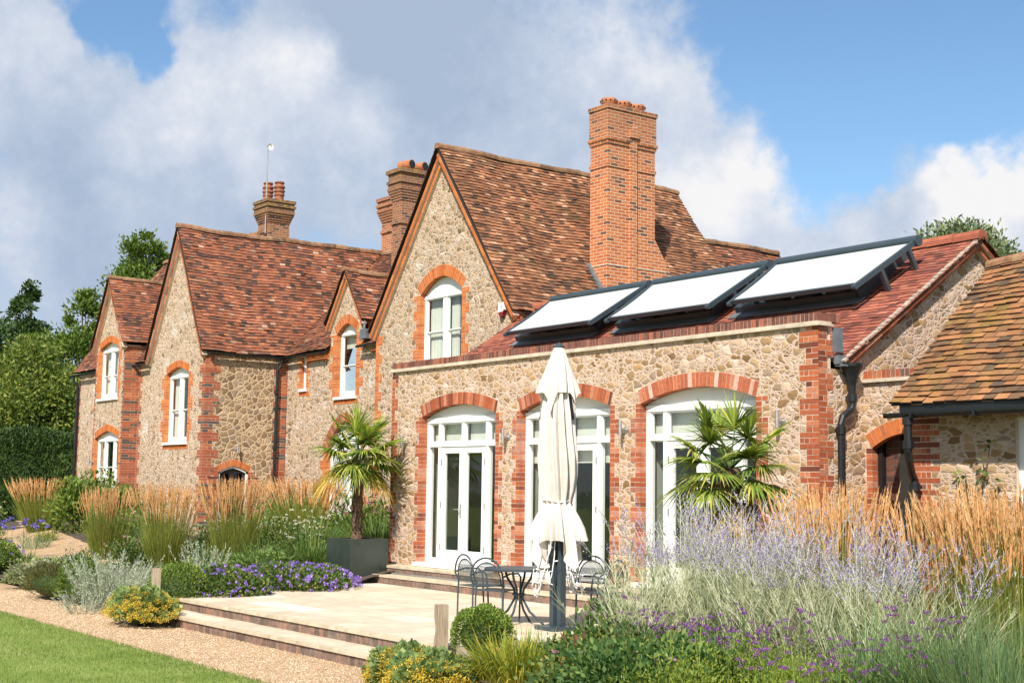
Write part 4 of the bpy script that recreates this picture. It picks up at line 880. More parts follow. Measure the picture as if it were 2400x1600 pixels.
# things seen indoors
t = thing('wooden_cabinet', 'orange brown wooden cabinet indoors seen through the left French window', 'cabinet', (-21.2, 16.2, .66))
mb = MB(); mb.box(-21.7, -20.9, 15.9, 16.4, .70, 1.55); mb.build('body', M['wood_red'], t); mb = MB(); mb.box(-21.74, -20.86, 15.86, 16.42, 1.552, 1.60); mb.build('top', M['wood_red'], t)
for x in (-21.68, -20.98):
    mb = MB(); mb.box(x, x+.06, 15.92, 15.98, .66, .70); mb.build('foot', M['black'], t)
t = thing('kitchen_island', 'dark grey kitchen island indoors behind the glass of the left French window', 'kitchen island', (-19.8, 17.2, .66))
mb = MB(); mb.box(-20.4, -19.1, 17.0, 17.7, .66, 1.52); mb.build('body', M['anth'], t); mb = MB(); mb.box(-20.45, -19.05, 16.95, 17.75, 1.522, 1.57); mb.build('worktop', M['lead'], t)
# roof awnings
def awning(label, x0, x1, xt0, xt1):
    t = thing('roof_awning', label, 'awning', tuple(eP((x0+x1)/2, vb, 0)), 'awnings over the roof lights')
    hb, ht, v0, v1 = .38, .38, 1.65, 3.02; up_ = Vector((0, -ARZ, ARY)); al = Vector((0, ARY, ARZ))
    def E(s, v): return eP((x0+(xt0-x0)*((v-v0)/(v1-v0))) if s == 0 else (x1+(xt1-x1)*((v-v0)/(v1-v0))), v, hb)
    for s in (0, 1):
        mb = MB(); mb.bar(E(s, v0-.03), E(s, v1), .05, .075, up_); p = E(s, v0-.03); mb.tube([p+Vector((-.035, 0, 0)), p+Vector((.035, 0, 0))], .04, 10); mb.build('guide_rail', M['anth'], t)
    mb = MB(); a, b = E(0, v0)+up_*.01, E(1, v0)+up_*.01; mb.bar(a+Vector((.036, 0, 0)), b-Vector((.036, 0, 0)), .045, .065, up_); mb.build('front_rail', M['anth'], t)
    a, b = E(0, v1+.05)+up_*.0, E(1, v1+.05)+up_*.0; mb = MB(); mb.tube([a-Vector((.04, 0, 0)), b+Vector((.045, 0, 0))], .085, 18); mb.build('roller_box', M['anth'], t)
    mb = MB(); n = 12
    q = [E(0, v0+.04)+Vector((.045, 0, 0)), E(1, v0+.04)-Vector((.045, 0, 0)), E(1, v1-.09)-Vector((.045, 0, 0)), E(0, v1-.09)+Vector((.045, 0, 0))]
    for i in range(n):
        f0, f1 = i/n, (i+1)/n; z = lambda f: -.02*math.sin(math.pi*f)
        mb.poly([q[0].lerp(q[3], f0)+up_*(.03+z(f0)), q[1].lerp(q[2], f0)+up_*(.03+z(f0)), q[1].lerp(q[2], f1)+up_*(.03+z(f1)), q[0].lerp(q[3], f1)+up_*(.03+z(f1))])
    mb.build('fabric', M['fabric'], t, smooth=True)
    for s, vv in ((0, 2.2), (1, 2.2), (0, 2.85), (1, 2.85)):
        p = E(s, vv); mb = MB(); mb.obox(p-up_*.37-Vector((.03, 0, 0))-al*.035, (.06, 0, 0), al*.07, up_*.33); mb.build('bracket', M['anth'], t)
    for i in (1, 2, 3):
        x = x0+(x1-x0)*(i/4+.02); mb = MB(); mb.bar(eP(x-.06, vb-.30, .33), eP(x+.08, vb+.10, .14), .045, .07, up_); mb.build('support_arm', M['black'], t)
awning('white roof awning on a grey frame, the smallest looking, beside the old house gable', -21.03, -18.50, -21.08, -18.32)
awning('white roof awning on a grey frame, the middle one of the three', -18.05, -15.56, -18.09, -15.38)
awning('white roof awning on a grey frame, the one nearest the open gable end', -15.08, -12.60, -15.13, -12.44)
# wall lamps
def wall_lamp(label, pl, c, u, z):
    p = pt(pl, c, u, z, -.13); t = thing('wall_lamp', label, 'wall lamp', tuple(pt(pl, c, u, z, 0)), 'cylinder wall lamps')
    mb = MB(); mb.lathe((p.x, p.y, z-.13), [(.024, 0), (.027, .004), (.027, .236), (.024, .24)], 16); mb.build('tube', M['steel'], t, smooth=False)
    mb = MB(); q = pt(pl, c, u, z-.03, -.0); mb.tube([q, pt(pl, c, u, z-.03, -.13)], .022, 10); mb.tube([q, pt(pl, c, u, z-.03, -.02)], .048, 12); mb.build('bracket', M['steel'], t)
wall_lamp('steel cylinder wall lamp between the left corner and the first French window', 'y', EY, -22.12, 2.96)
wall_lamp('steel cylinder wall lamp between the first two French windows', 'y', EY, -18.86, 3.00)
wall_lamp('steel cylinder wall lamp between the parasol and the third French window', 'y', EY, -15.82, 3.05)
wall_lamp('steel cylinder wall lamp between the potted palm and the brick corner pier', 'y', EY, -12.62, 3.08)
wall_lamp('steel cylinder wall lamp over the small dark arched door', 'x', LX, 15.89, 3.05)
wall_lamp('small steel wall lamp left of the lower bay window', 'y', BY, -41.0-.18, 2.75)
# ================================================================== link wall and outbuilding
KY = 14.92
link = thing('link_wall', 'stone wall with a brick arched doorway between garden room and outbuilding', 'wall', (-11.4, KY, 0))
ld = (-11.87, -10.70, .3, 2.70, .19, 2.0)
skin('wall_face', 'y', KY, [(-12.0, 0), (-9.5, 0), (-9.5, 3.58), (-12.0, 3.58)], [hole(*ld)], M['stone_ext'], link)
surround(link, 'y', KY, *ld, .20, 'brick_orange', 'brick_red', depth=.11, narrow=.105, wide=.105)
mb = MB(); mb.box(-12.0, -9.5, KY-.05, KY+.25, 3.582, 3.63); mb.build('coping', M['coping'], link)
mb = MB(); soldier(mb, 'y', KY, -12.0, -9.5, 3.632, .11, -.01, .2); mb.build('brick_on_edge', [M['brick_mix'], M['mortar']], link)
mb = MB(); fbox(mb, 'y', KY, -11.90, -11.80, .3, 2.95, .113, .25); mb.build('passage_post', M['black'], link)
mb = MB(); fbox(mb, 'y', KY, -11.80, -10.6, .3, 3.0, .30, .35); mb.build('passage_back', M['dark_int'], link)
mb = MB(); jamb(mb, 'y', KY+.20, -11.56, -1, .3, 2.95, .09, .24, .24); mb.build('passage_bricks', [M['brick_dark'], M['dark_int']], link)
mb = MB(); fbox(mb, 'y', KY, -11.56, -10.70, .3, 2.62, .16, .20); mb.build('door', simple('weathered grey door', (.17, .165, .13), .5, var=.25, scale=3), link)
mb = MB(); fbox(mb, 'y', KY, -11.56, -10.70, 2.622, 2.95, .17, .19); mb.build('pane', M['glass_green'], link)
out_ = thing('outbuilding', 'low stone outbuilding with a mossy orange tiled roof and black gutter', 'outbuilding', (-9, 14.6, 0))
OY = 14.6; ox0 = -11.0
owin = (-9.50, -7.9, 1.2, 3.02, 0, 2)
skin('front_wall', 'y', OY, [(ox0, 0), (-5.0, 0), (-5.0, 3.15), (ox0, 3.15)], [[(owin[0], owin[2]), (owin[1], owin[2]), (owin[1], owin[3]), (owin[0], owin[3])]], M['stone_out'], out_)
quoin(out_, 'y', OY, ox0, 1, .2, 3.12, 'brick_red', narrow=.30, wide=.44, per=1)
mb = MB(); fbox(mb, 'y', OY, owin[0]-.002, owin[0], owin[2], owin[3], 0, .1); mb.build('reveal', M['mortar'], out_)
window(out_, 'y', OY, *owin, 3.02, mull=(-8.95,), d=.07, curt=None, fr=.07)
skin('end_wall', 'x', -5.0, [(OY, 0), (18.6, 0), (18.6, 3.15), (16.5, 5.15), (OY, 3.15)], [], M['stone_out'], out_)
skin('end_wall', 'x', ox0, [(OY, 0), (18.6, 0), (18.6, 3.15), (16.5, 5.15), (OY, 3.15)], [], M['stone_out'], out_)
skin('back_wall', 'y', 18.6, [(ox0, 0), (-5, 0), (-5, 3.15), (ox0, 3.15)], [], M['stone_out'], out_)
oV = (0, 2.22, 2.02); oL = math.hypot(2.22, 2.02)
roof('roof', (-11.02, 14.20, 3.22), (1, 0, 0), oV, [(0, 0), (6.2, 0), (6.2, oL), (0, oL)], M['tile_moss'], out_, tw=.172, gauge=.115, wav=.8, rough=1.3)
roof('roof', (-11.02, 18.64, 3.22), (1, 0, 0), (0, -2.22, 2.02), [(0, 0), (6.2, 0), (6.2, oL), (0, oL)], M['tile_moss'], out_, tw=.25, gauge=.2)
ridge('ridge_tiles', (-11.02, 16.42, 5.27), (-4.85, 16.42, 5.27), M['ridge'], out_, r=.10)
mb = MB(); mb.box(-10.9, -4.9, 14.24, 14.28, 3.08, 3.21); mb.build('fascia', M['black'], out_)
gutter(out_, (-11.05, 14.17, 3.10), (-4.9, 14.17, 3.10), .06)
downpipe(out_, [(-10.72, 14.17, 3.05), (-10.72, 14.17, 2.62), (-10.74, 14.20, 2.53), (-10.86, 14.42, 2.34), (-10.88, 14.50, 2.26), (-10.88, 14.51, .3)], .05, [((-10.72, 14.17, 2.70), (0, 1, 0)), ((-10.72, 14.17, 3.0), (0, 0, 0)), ((-10.88, 14.50, 2.18), (1, 0, 0))])
# ================================================================== ground
def sm(a, b, x):
    t = min(max((x-a)/(b-a), 0), 1); return t*t*(3-2*t)
def gz(x, y):
    """height of the garden soil: rises towards the house on the left, a raised bed on the right"""
    l = sm(-19.0, -20.5, x)*(sm(7.9, 9.0, y)*.12 + sm(11.0, 14.6, y)*.50 + sm(-24, -34, x)*sm(8.5, 13, y)*.12)
    r_ = sm(-13.25, -12.6, x)*sm(8.35, 9.4, y)*.36
    return l+r_
mb = MB()
mb.poly([(-900, -400, -.06), (500, -400, -.06), (500, 900, -.06), (-900, 900, -.06)]); tag(mb.build('ground', M['field']), kind='structure')
mb = MB(); mb.poly([(-70, 6.30, 0), (8, 6.30, 0), (8, 9.4, 0), (-70, 9.4, 0)]); tag(mb.build('gravel_path', M['gravel']), kind='structure')
nx, ny = 120, 60; X = np.linspace(-64, 2, nx); Yv = np.linspace(7.9, 16.2, ny)
V = np.array([(x, y, gz(x, y)-(.02 if y < 8.6 else 0)+.012*math.sin(x*3.1)*math.sin(y*4.3)) for y in Yv for x in X]); idx = np.arange(nx*ny).reshape(ny, nx)
keep = []
for j in range(ny-1):
    for i in range(nx-1):
        cx, cy = X[i]+.27, Yv[j]+.07
        if -21.6 < cx < -13.4 and cy < 14: continue
        if cx < -13.1 and cx > -19.6 and cy < 14: continue
        if cy < 8.55: continue
        keep.append((idx[j, i], idx[j, i+1], idx[j+1, i+1], idx[j+1, i]))
o = np_build('ground_soil', V, np.array(keep), M['soil'], smooth=True); o.name = 'soil'; tag(o, kind='structure')
# side path that crosses the left hand garden
mb = MB(); P = [(-31.5, 10.2), (-31.5, 13.0), (-37, 13.9), (-47, 14.2), (-60, 15.0), (-60, 13.2), (-44, 12.3), (-36, 10.9)]
n = 24; pts = [(-30.6-1.2*i, 9.9+.15*i) for i in range(n)]
for i in range(n-1):
    (x0, y0), (x1, y1) = pts[i], pts[i+1]
    mb.poly([(x0, y0, gz(x0, y0)+.03), (x1, y1, gz(x1, y1)+.03), (x1, y1+2.0+.05*i, gz(x1, y1+2.0+.05*i)+.03), (x0, y0+2.0+.05*i, gz(x0, y0+2.0+.05*i)+.03)])
tag(mb.build('garden_path', M['gravel']), kind='structure')
# lawn
mb = MB(); mb.poly([(-120, -60, .012), (60, -60, .012), (60, 6.74, .012), (-120, 6.74, .012)]); tag(mb.build('lawn', M['lawn']), kind='structure')
N = 52000; bx = rng.uniform(-25.5, -12.2, N); by = 6.80-np.abs(rng.normal(0, .035, N))-rng.uniform(0, 1, N)**1.3*3.3
keepm = (by < 6.85) & (bx+(-by+6.8)*-2.2 < -11.5+0*bx) | (by > 6.2); bx, by = bx[keepm], by[keepm]; N = len(bx)
h = rng.uniform(.015, .045, N); an = rng.uniform(0, 6.283, N); ln = rng.normal(0, .016, (N, 2)); wv = np.stack([np.cos(an), np.sin(an), 0*an], 1)*.0035
b0 = np.stack([bx, by, 0*bx+.010], 1); tp = b0+np.stack([ln[:, 0], ln[:, 1], h], 1)
v = np.stack([b0-wv, b0+wv, tp], 1).reshape(-1, 3); f = np.arange(3*N).reshape(-1, 3)
tag(np_build('grass_blades', v, f, M['grassblade']), 'short mown grass blades standing along the lawn edge', 'grass', kind='stuff')
N = 16000; px = rng.uniform(-27, -12, N); py = rng.uniform(6.72, 8.5, N); s = rng.uniform(.005, .012, N)
b0 = np.stack([px, py, 0*px+.002], 1); an = rng.uniform(0, 6.283, N)
tet = np.array([[1, 0, 0], [-.5, .85, 0], [-.5, -.85, 0], [.1, 0, .9]])
cs, sn = np.cos(an), np.sin(an); v = np.stack([np.stack([(tet[k, 0]*cs-tet[k, 1]*sn)*s*1.3, (tet[k, 0]*sn+tet[k, 1]*cs)*s, tet[k, 2]*s], 1)+b0 for k in range(4)], 1).reshape(-1, 3)
f = np.concatenate([np.array([[0, 1, 3], [1, 2, 3], [2, 0, 3]])+4*i for i in range(N)])
tag(np_build('gravel', v, f, M['pebble']), 'loose golden gravel stones scattered over the path', 'gravel', kind='stuff')
# patio and its steps
mb = MB(); px0, px1, py0, py1 = -22.75, -12.95, 8.76, 13.62
mb.box(px0, px1, py0+.02, py1+.3, .06, .275); mb.mi = 1
mb.box(-21.5, px1, py0-.02, py0+.10, .278, .322); mb.mi = 2; mb.box(px0, px1, py0+.101, py1+.3, .276, .32)
tag(mb.build('patio', [M['mortar'], M['slab_edge'], M['slab']]), kind='structure')
mb = MB(); soldier(mb, 'y', py0, -21.5, px1, .04, .233, .004, .05, .112); tag(mb.build('patio_riser', [M['brick_step'], M['mortar']]), kind='structure')
mb = MB(); mb.box(-21.2, -13.0, 8.30, py0, .0, .115); mb.mi = 1; mb.box(-21.2, -13.0, 8.255, 8.37, .118, .162); mb.mi = 2; mb.box(-21.2, -13.0, 8.371, py0+.01, .116, .16)
tag(mb.build('patio_step', [M['mortar'], M['slab_edge'], M['slab']]), kind='structure')
mb = MB(); soldier(mb, 'y', 8.275, -21.2, -13.0, -.02, .136, .004, .05, .112); tag(mb.build('step_riser', [M['brick_step'], M['mortar']]), kind='structure')
mb = MB(); mb.box(-22.78, -12.9, 13.64, 14.05, .30, .585); mb.mi = 1; mb.box(-22.80, -12.88, 13.60, 14.0, .588, .632); mb.mi = 0
mb.box(-22.78, -12.9, 13.33, 13.64, .30, .435); mb.mi = 1; mb.box(-22.80, -12.88, 13.29, 13.65, .438, .482)
tag(mb.build('house_steps', [M['mortar'], M['slab_edge']]), kind='structure')
mb = MB(); soldier(mb, 'y', 13.62, -22.78, -12.9, .484, .10, -.004, .04, .2); soldier(mb, 'y', 13.31, -22.78, -12.9, .322, .114, -.004, .04, .2); tag(mb.build('house_step_riser', [M['brick_step'], M['mortar']]), kind='structure')
mb = MB(); mb.tube([(-22.3, 13.56, .50), (-18.0, 13.57, .50)], .018, 8); tag(mb.build('hose_rail', M['steel']), 'thin grey metal pipe lying along the lower house step', 'pipe')
# ------------------------------------------------------------------ posts
def post(label, x, y, z, h, w, notch):
    t = MB(); c = (x, y); ang = -.25
    def rot(px, py): return (x+px*math.cos(ang)-py*math.sin(ang), y+px*math.sin(ang)+py*math.cos(ang))
    prof_ = [(0, w), (h*.50, w), (h*.62, w*.62), (h*.70, w*.62), (h*.82, w), (h*.96, w), (h, w*.92)]
    secs = []
    for zz, ww in prof_:
        a = w/2; l = a-ww if notch else -a
        x0 = -a+(w-ww); secs.append([(*rot(x0, -a), z+zz), (*rot(a, -a), z+zz), (*rot(a, a), z+zz), (*rot(x0, a), z+zz)])
    for s0, s1 in zip(secs, secs[1:]):
        for i in range(4): t.poly([s0[i], s0[(i+1) % 4], s1[(i+1) % 4], s1[i]])
    t.poly(secs[-1]); return tag(t.build('wooden_post', M['oak']), label, 'post', 'notched oak marker posts')
post('short notched oak post in front of the left box ball', -20.25, 8.32, .0, .80, .125, True)
post('short notched oak post at the right corner of the patio steps', -12.83, 8.62, .0, .80, .125, True)
# ------------------------------------------------------------------ planters and palms
def planter(label, x0, y0, w, dpt, z, h):
    t = thing('planter', label, 'planter', (x0+w/2, y0+dpt/2, z), 'square dark planters'); mb = MB(); k = .05
    o = [(x0, y0), (x0+w, y0), (x0+w, y0+dpt), (x0, y0+dpt)]; i_ = [(x0+k, y0+k), (x0+w-k, y0+k), (x0+w-k, y0+dpt-k), (x0+k, y0+dpt-k)]
    for q in range(4):
        a, b = o[q], o[(q+1) % 4]; mb.poly([(*a, z), (*b, z), (*b, z+h), (*a, z+h)]); c, d = i_[q], i_[(q+1) % 4]
        mb.poly([(*a, z+h), (*b, z+h), (*d, z+h), (*c, z+h)]); mb.poly([(*c, z+h), (*d, z+h), (*d, z+h-.15), (*c, z+h-.15)])
    mb.build('box', M['planter'], t); mb = MB(); mb.poly([(*q, z+h-.06) for q in i_]); mb.build('compost', M['soil'], t)
planter('square dark green planter holding the tall slim palm, left of the steps', -22.98, 12.80, .87, .83, .32, .80)
planter('square dark planter holding the bushy palm, mostly hidden by the sage', -12.35, 11.88, .80, .80, .30, .72)
def blade_strip(p0, dirs, lens, widths, curve, seg=4, taper=1.0, twist=None):
    """p0 (N,3) bases, dirs (N,3) start directions, curve: how far each bends down; returns verts, faces"""
    N = len(p0); d = dirs/np.linalg.norm(dirs, axis=1, keepdims=True)
    side = np.cross(d, [0, 0, 1.0]); ns = np.linalg.norm(side, axis=1, keepdims=True); side = np.where(ns > 1e-3, side/np.maximum(ns, 1e-6), [1.0, 0, 0])
    if twist is not None:
        nrm = np.cross(side, d); side = side*np.cos(twist)[:, None]+nrm*np.sin(twist)[:, None]
    vs = []
    for i in range(seg+1):
        t = i/seg; p = p0+d*(lens*t)[:, None]; p = p-np.array([0, 0, 1.0])*(curve*lens*t**2.2)[:, None]
        w = widths*(1-t**1.6*taper)*(.55+.45*min(1, t*4))
        vs += [p-side*w[:, None]/2, p+side*w[:, None]/2]
    v = np.stack(vs, 1).reshape(-1, 3); n = 2*(seg+1); base = (np.arange(N)*n)[:, None]
    f = np.concatenate([np.stack([base[:, 0]+2*i, base[:, 0]+2*i+1, base[:, 0]+2*i+3, base[:, 0]+2*i+2], 1) for i in range(seg)])
    return v, f
def cat(parts):
    V, F, Mi, o = [], [], [], 0
    for v, f, mi in parts: V.append(v); F.append(f+o); Mi.append(np.full(len(f), mi)); o += len(v)
    return np.concatenate(V), np.concatenate(F), np.concatenate(Mi)
def palm(label, x, y, z, ht, nfan, R_, seed, lean=(0, 0), pet=.55, oldk=5, crown_flat=1.0):
    rg = np.random.default_rng(seed); t = thing('palm_tree', label, 'palm', (x, y, z), 'potted fan palms'); mb = MB()
    pts = [(x+lean[0]*s_*ht+.02*math.sin(s_*7+seed), y+lean[1]*s_*ht, z-.05+s_*(ht+.05)) for s_ in np.linspace(0, 1, 14)]
    mb.tube(pts, [.10+.022*math.sin(i*2.3)+(.035 if i > 9 else 0) for i in range(14)], 12)
    for i in range(260):
        s_ = rg.uniform(.02, 1); th = rg.uniform(0, 6.283); r0 = .10+(.05 if s_ > .7 else .0); p = Vector((x+lean[0]*s_*ht, y+lean[1]*s_*ht, z+s_*ht)); d = Vector((math.cos(th), math.sin(th), 0)); s2 = Vector((-d.y, d.x, 0))
        a = p+d*r0*.85; up_ = rg.uniform(-.3, .9); e = a+d*rg.uniform(.03, .075)+ZV*rg.uniform(.04, .13)*(1 if up_ > 0 else -1); mb.poly([a-s2*.025, a+s2*.025, e])
    mb.build('trunk', M['palm_trunk'], t)
    top = np.array([x+lean[0]*ht, y+lean[1]*ht, z+ht])
    pm = MB()
    for k_ in range(nfan+oldk):
        old = k_ >= nfan
        f = k_/max(nfan-1, 1); az = k_*2.39996+rg.uniform(-.3, .3)+seed; el = R(76-112*f**.8*crown_flat+rg.uniform(-8, 8)) if not old else R(rg.uniform(-70, -35))
        d = np.array([math.cos(az)*math.cos(el), math.sin(az)*math.cos(el), math.sin(el)]); pl_ = pet*rg.uniform(.8, 1.15)*(1-.15*f)
        tip = top+d*pl_-np.array([0, 0, .12*pl_*f]); pm.tube([top+d*.04, (top+tip)/2+np.array([0, 0, .03]), tip], [.016, .011, .008], 5)
        # fan of narrow segments
        side = np.cross(d, [0, 0, 1.0]); side /= max(np.linalg.norm(side), 1e-3); nrm = np.cross(side, d); ns = 40; aa = np.linspace(-2.1, 2.1, ns)+rg.normal(0, .025, ns)
        Rf = R_*rg.uniform(.85, 1.1)*(.82 if old else 1)
        dirs = np.cos(aa)[:, None]*d+np.sin(aa)[:, None]*side+nrm*(.22-.12*np.abs(aa)[:, None]*.5)
        lens = Rf*(1-.20*np.abs(aa)/2)*rg.uniform(.93, 1.05, ns); P0 = np.repeat(tip[None], ns, 0)
        v, fc = blade_strip(P0, dirs, lens, np.full(ns, Rf*.085), np.full(ns, .20+.34*f+(.25 if old else 0))*rg.uniform(.7, 1.4, ns), 5, .93, twist=rg.uniform(-.5, .5, ns))
        yel = old and k_ % 2 or (f > .8 and rg.random() < .35)
        np_build('frond', v, fc, M['palm_old'] if yel else M['palm'], t)
    pm.build('petioles', M['lf_strap'], t)
palm('tall slim fan palm growing in the square planter left of the patio steps', -22.55, 13.20, 1.05, 1.62, 20, .66, 3, (-.01, .0), pet=.50, oldk=1)
palm('bushy fan palm in front of the third French window, lower leaves yellowing', -11.95, 12.28, .95, 1.42, 19, .58, 8, (.0, .0), pet=.52, oldk=4)
# ------------------------------------------------------------------ parasol
def parasol(x, y, z):
    t = thing('parasol', 'tall closed ecru parasol tied round its dark grey twin pole', 'parasol', (x, y, z))
    mb = MB(); mb.box(x-.085, x-.005, y-.05, y+.05, z, z+1.7); mb.build('pole', M['anth'], t); mb = MB(); mb.box(x+.03, x+.10, y-.02, y+.07, z+.05, z+1.7); mb.build('pole', M['anth'], t)
    mb = MB(); mb.box(x-.2, x+.2, y-.2, y+.2, z, z+.05); mb.build('base', M['anth'], t)
    def sheet(name, rows, nth, lobes, ph, hem, seed, mt='cloth', parent=t):
        """cloth falling in deep folds: each row (height, radius, fold depth)"""
        rg = np.random.default_rng(seed); vs, fs = [], []; n = nth; am = rg.uniform(.55, 1.25, 2*lobes+1); sh = rg.uniform(-.16, .16, 2*lobes+1)
        for i, (zz, r0, a_) in enumerate(rows):
            for k_ in range(n):
                th = 2*math.pi*k_/n; u = (th/(2*math.pi)*2*lobes) % (2*lobes); j = int(u); f = u-j
                tri = 1-abs(2*f-1); A = am[j]*(1-f)+am[(j+1) % (2*lobes)]*f
                fold = 1+a_*A*(tri**.8*2-1)*.8+.3*a_*math.sin(2*th+ph+zz*.9)
                c = math.cos(4*th+ph*2); r_ = r0*fold; dz = -hem*(max(c, 0)**2*1.3-.25)*rg.uniform(.95, 1.05) if i == len(rows)-1 else (-hem*.45*(max(c, 0)**2*1.3-.25) if i == len(rows)-2 else 0)
                tw = .22*math.sin(zz*1.4+ph)
                vs.append((x+r_*math.cos(th+tw), y+r_*math.sin(th+tw), z+zz+dz))
        for i in range(len(rows)-1):
            for k_ in range(n): fs.append((i*n+k_, i*n+(k_+1) % n, (i+1)*n+(k_+1) % n, (i+1)*n+k_))
        return np_build(name, np.array(vs), np.array(fs), M[mt], parent, smooth=True)
    H = 3.62
    can = sheet('canopy', [(3.2, .13, .08), (2.95, .17, .30), (2.75, .19, .42), (2.5, .20, .46), (2.2, .22, .46), (1.95, .215, .40), (1.76, .20, .28), (1.65, .18, .18), (1.60, .175, .14), (1.54, .19, .18), (1.42, .23, .34), (1.26, .26, .46), (1.06, .275, .55)], 144, 7, .6, .26, 4)
    vent = sheet('vent_flap', [(3.60, .065, .02), (3.46, .11, .08), (3.28, .165, .16), (3.12, .205, .26), (2.95, .235, .34)], 120, 5, 2.2, .20, 6, parent=can)
    mb = MB(); mb.tube([(x+.185*math.cos(a), y+.185*math.sin(a), z+1.62+.012*math.sin(3*a)) for a in np.linspace(0, 6.283, 40)], .012, 6, False); mb.build('tie_band', M['cloth'], can)
    mb = MB(); mb.lathe((x, y, z+3.59), [(.075, 0), (.078, .02), (.04, .05), (.01, .07)], 12); mb.build('top_cap', M['anth'], can)
    for a in (2.6, .2, 4.4):
        d = Vector((math.cos(a), math.sin(a), 0)); mb = MB(); mb.bar(Vector((x, y, z+3.2))+d*.14, Vector((x, y, z+2.66))+d*.245, .022, .035); mb.build('rib', M['black'], can)
    return t
PX, PY = -13.74, 10.99
parasol(PX, PY, .32)
t = thing('fairy_lights', 'white fairy-light cable hanging in loops from the closed parasol', 'string lights', (PX, PY, .9))
mb = MB(); bulbs = MB(); rg = random.Random(5)
for k_ in range(11):
    a = rg.uniform(0, 6.28); a2 = a+rg.uniform(.4, 1.1); r0, r1 = .16, rg.uniform(.20, .36); zt = rg.uniform(1.4, 1.75); zl = rg.uniform(.68, .92)
    pts = []
    for i in range(19):
        f = i/18; th = a+(a2-a)*f; r_ = r0+(r1-r0)*math.sin(math.pi*f); z = zl+(zt-zl)*abs(2*f-1)**1.7
        pts.append((PX+r_*math.cos(th)+rg.uniform(-.008, .008), PY+r_*math.sin(th)+rg.uniform(-.008, .008), z))
    mb.tube(pts, .0065, 5)
    for p in pts[1::2]:
        d = Vector((rg.uniform(-1, 1), rg.uniform(-1, 1), rg.uniform(-.3, .5))).normalized(); bulbs.tube([p, Vector(p)+d*.055], .008, 5)
cb = mb.build('cable', M['cream'], t); bulbs.build('bulbs', M['white'], t)
# ------------------------------------------------------------------ table and chairs
TX, TY, TZ = -14.54, 10.99, .32
t = thing('garden_table', 'round dark grey metal garden table with curved legs on the patio', 'table', (TX, TY, TZ))
mb = MB(); mb.lathe((TX, TY, TZ+.70), [(.44, 0), (.46, .01), (.46, .03), (.45, .035)], 40); mb.build('table_top', M['anth'], t)
for k_ in range(4):
    a = k_*math.pi/2+.5; mb = MB(); d = Vector((math.cos(a), math.sin(a), 0)); s2 = Vector((-d.y, d.x, 0)); c = Vector((TX, TY, TZ))
    mb.tube([c+d*.20+ZV*.69, c+d*.17+ZV*.60, c+d*.07+ZV*.46, c+d*.055+ZV*.34, c+d*.16+ZV*.17, c+d*.30+ZV*.06, c+d*.36+ZV*.012], .016, 8); mb.build('leg', M['anth'], t)
mb = MB(); mb.lathe((TX, TY, TZ+.38), [(.09, 0), (.09, .02)], 16); mb.build('leg_ring', M['anth'], t)
ch_mesh = None
def mesh_mat():
    mt, g = new_mat('dark woven metal mesh'); u = g.n('ShaderNodeTexCoord').outputs['Object']; s = g.n('ShaderNodeSeparateXYZ', {0: u})
    w = lambda o, k_: g.math('GREATER_THAN', g.math('FRACT', g.math('MULTIPLY', o, k_)), .55)
    hole_ = g.math('MULTIPLY', w(s.outputs[0], 70), g.math('MAXIMUM', w(s.outputs[2], 70), w(s.outputs[1], 70)))
    tr = g.n('ShaderNodeBsdfTransparent'); sh = principled(g, color=(.045, .06, .07), rough=.5)
    out(g, g.n('ShaderNodeMixShader', {0: hole_, 1: sh, 2: tr.outputs[0]}).outputs[0]); return mt
M['mesh'] = mesh_mat()
def make_chair(label):
    t = thing('garden_chair', label, 'chair', (0, 0, 0), 'metal chairs round the garden table')
    mb = MB(); mb.obox((-.22, -.21, .425), (.44, 0, 0), (0, .42, 0), (0, 0, .014)); mb.build('seat', M['anth'], t)
    th = np.linspace(0, math.pi, 13)
    mb = MB(); mb.tube([(-.23, -.23, .0), (-.23, -.225, .30), (-.235, -.215, .50)]+[(-.245*math.cos(a), -.235-.055*math.sin(a)*0-.06*(.5+.3*math.sin(a)), .60+.26*math.sin(a)) for a in th]+[(.235, -.215, .50), (.23, -.225, .30), (.23, -.23, 0)], .0125, 8)
    mb.build('back_frame', M['anth'], t)
    mb = MB(); mb.tube([(-.20*math.cos(a), -.245-.02*math.sin(a), .58+.22*math.sin(a)) for a in th], .009, 6); mb.tube([(-.235, -.22, .50), (.235, -.22, .50)], .009, 6); mb.tube([(-.20, -.245, .58), (-.20, -.235, .50)], .009, 6); mb.tube([(.20, -.245, .58), (.20, -.235, .50)], .009, 6); mb.build('back_hoop', M['anth'], t)
    mb = MB(); mb.poly([(-.235, -.221, .50), (.235, -.221, .50)]+[(.20*math.cos(a), -.246-.02*math.sin(a), .58+.22*math.sin(a)) for a in th]); mb.build('backrest', M['mesh'], t)
    for sx in (-1, 1):
        mb = MB(); mb.tube([(sx*.25, -.25, .62), (sx*.26, -.10, .655), (sx*.265, .12, .65), (sx*.262, .19, .60), (sx*.25, .20, .43), (sx*.235, .215, .0)], .0125, 8); mb.build('front_leg', M['anth'], t)
    return t
chair = make_chair('dark metal chair with hooped back, on the left of the table nearest the box ball')
kk = kids_of(chair)
chair.location = (-14.85, 10.85, TZ); chair.rotation_euler = (0, 0, .42)
copy_tree(chair, kk, (-15.62, 11.14, TZ), -.05, 1, 'dark metal chair at the table, behind the other left one, nearest the house steps')
copy_tree(chair, kk, (-14.50, 12.05, TZ), 3.5, 1, 'dark metal chair on the far side of the table, seen through the hanging fairy lights')
copy_tree(chair, kk, (-13.85, 11.80, TZ), 1.85, 1, 'dark metal chair on the right of the parasol, half hidden by shrubs')
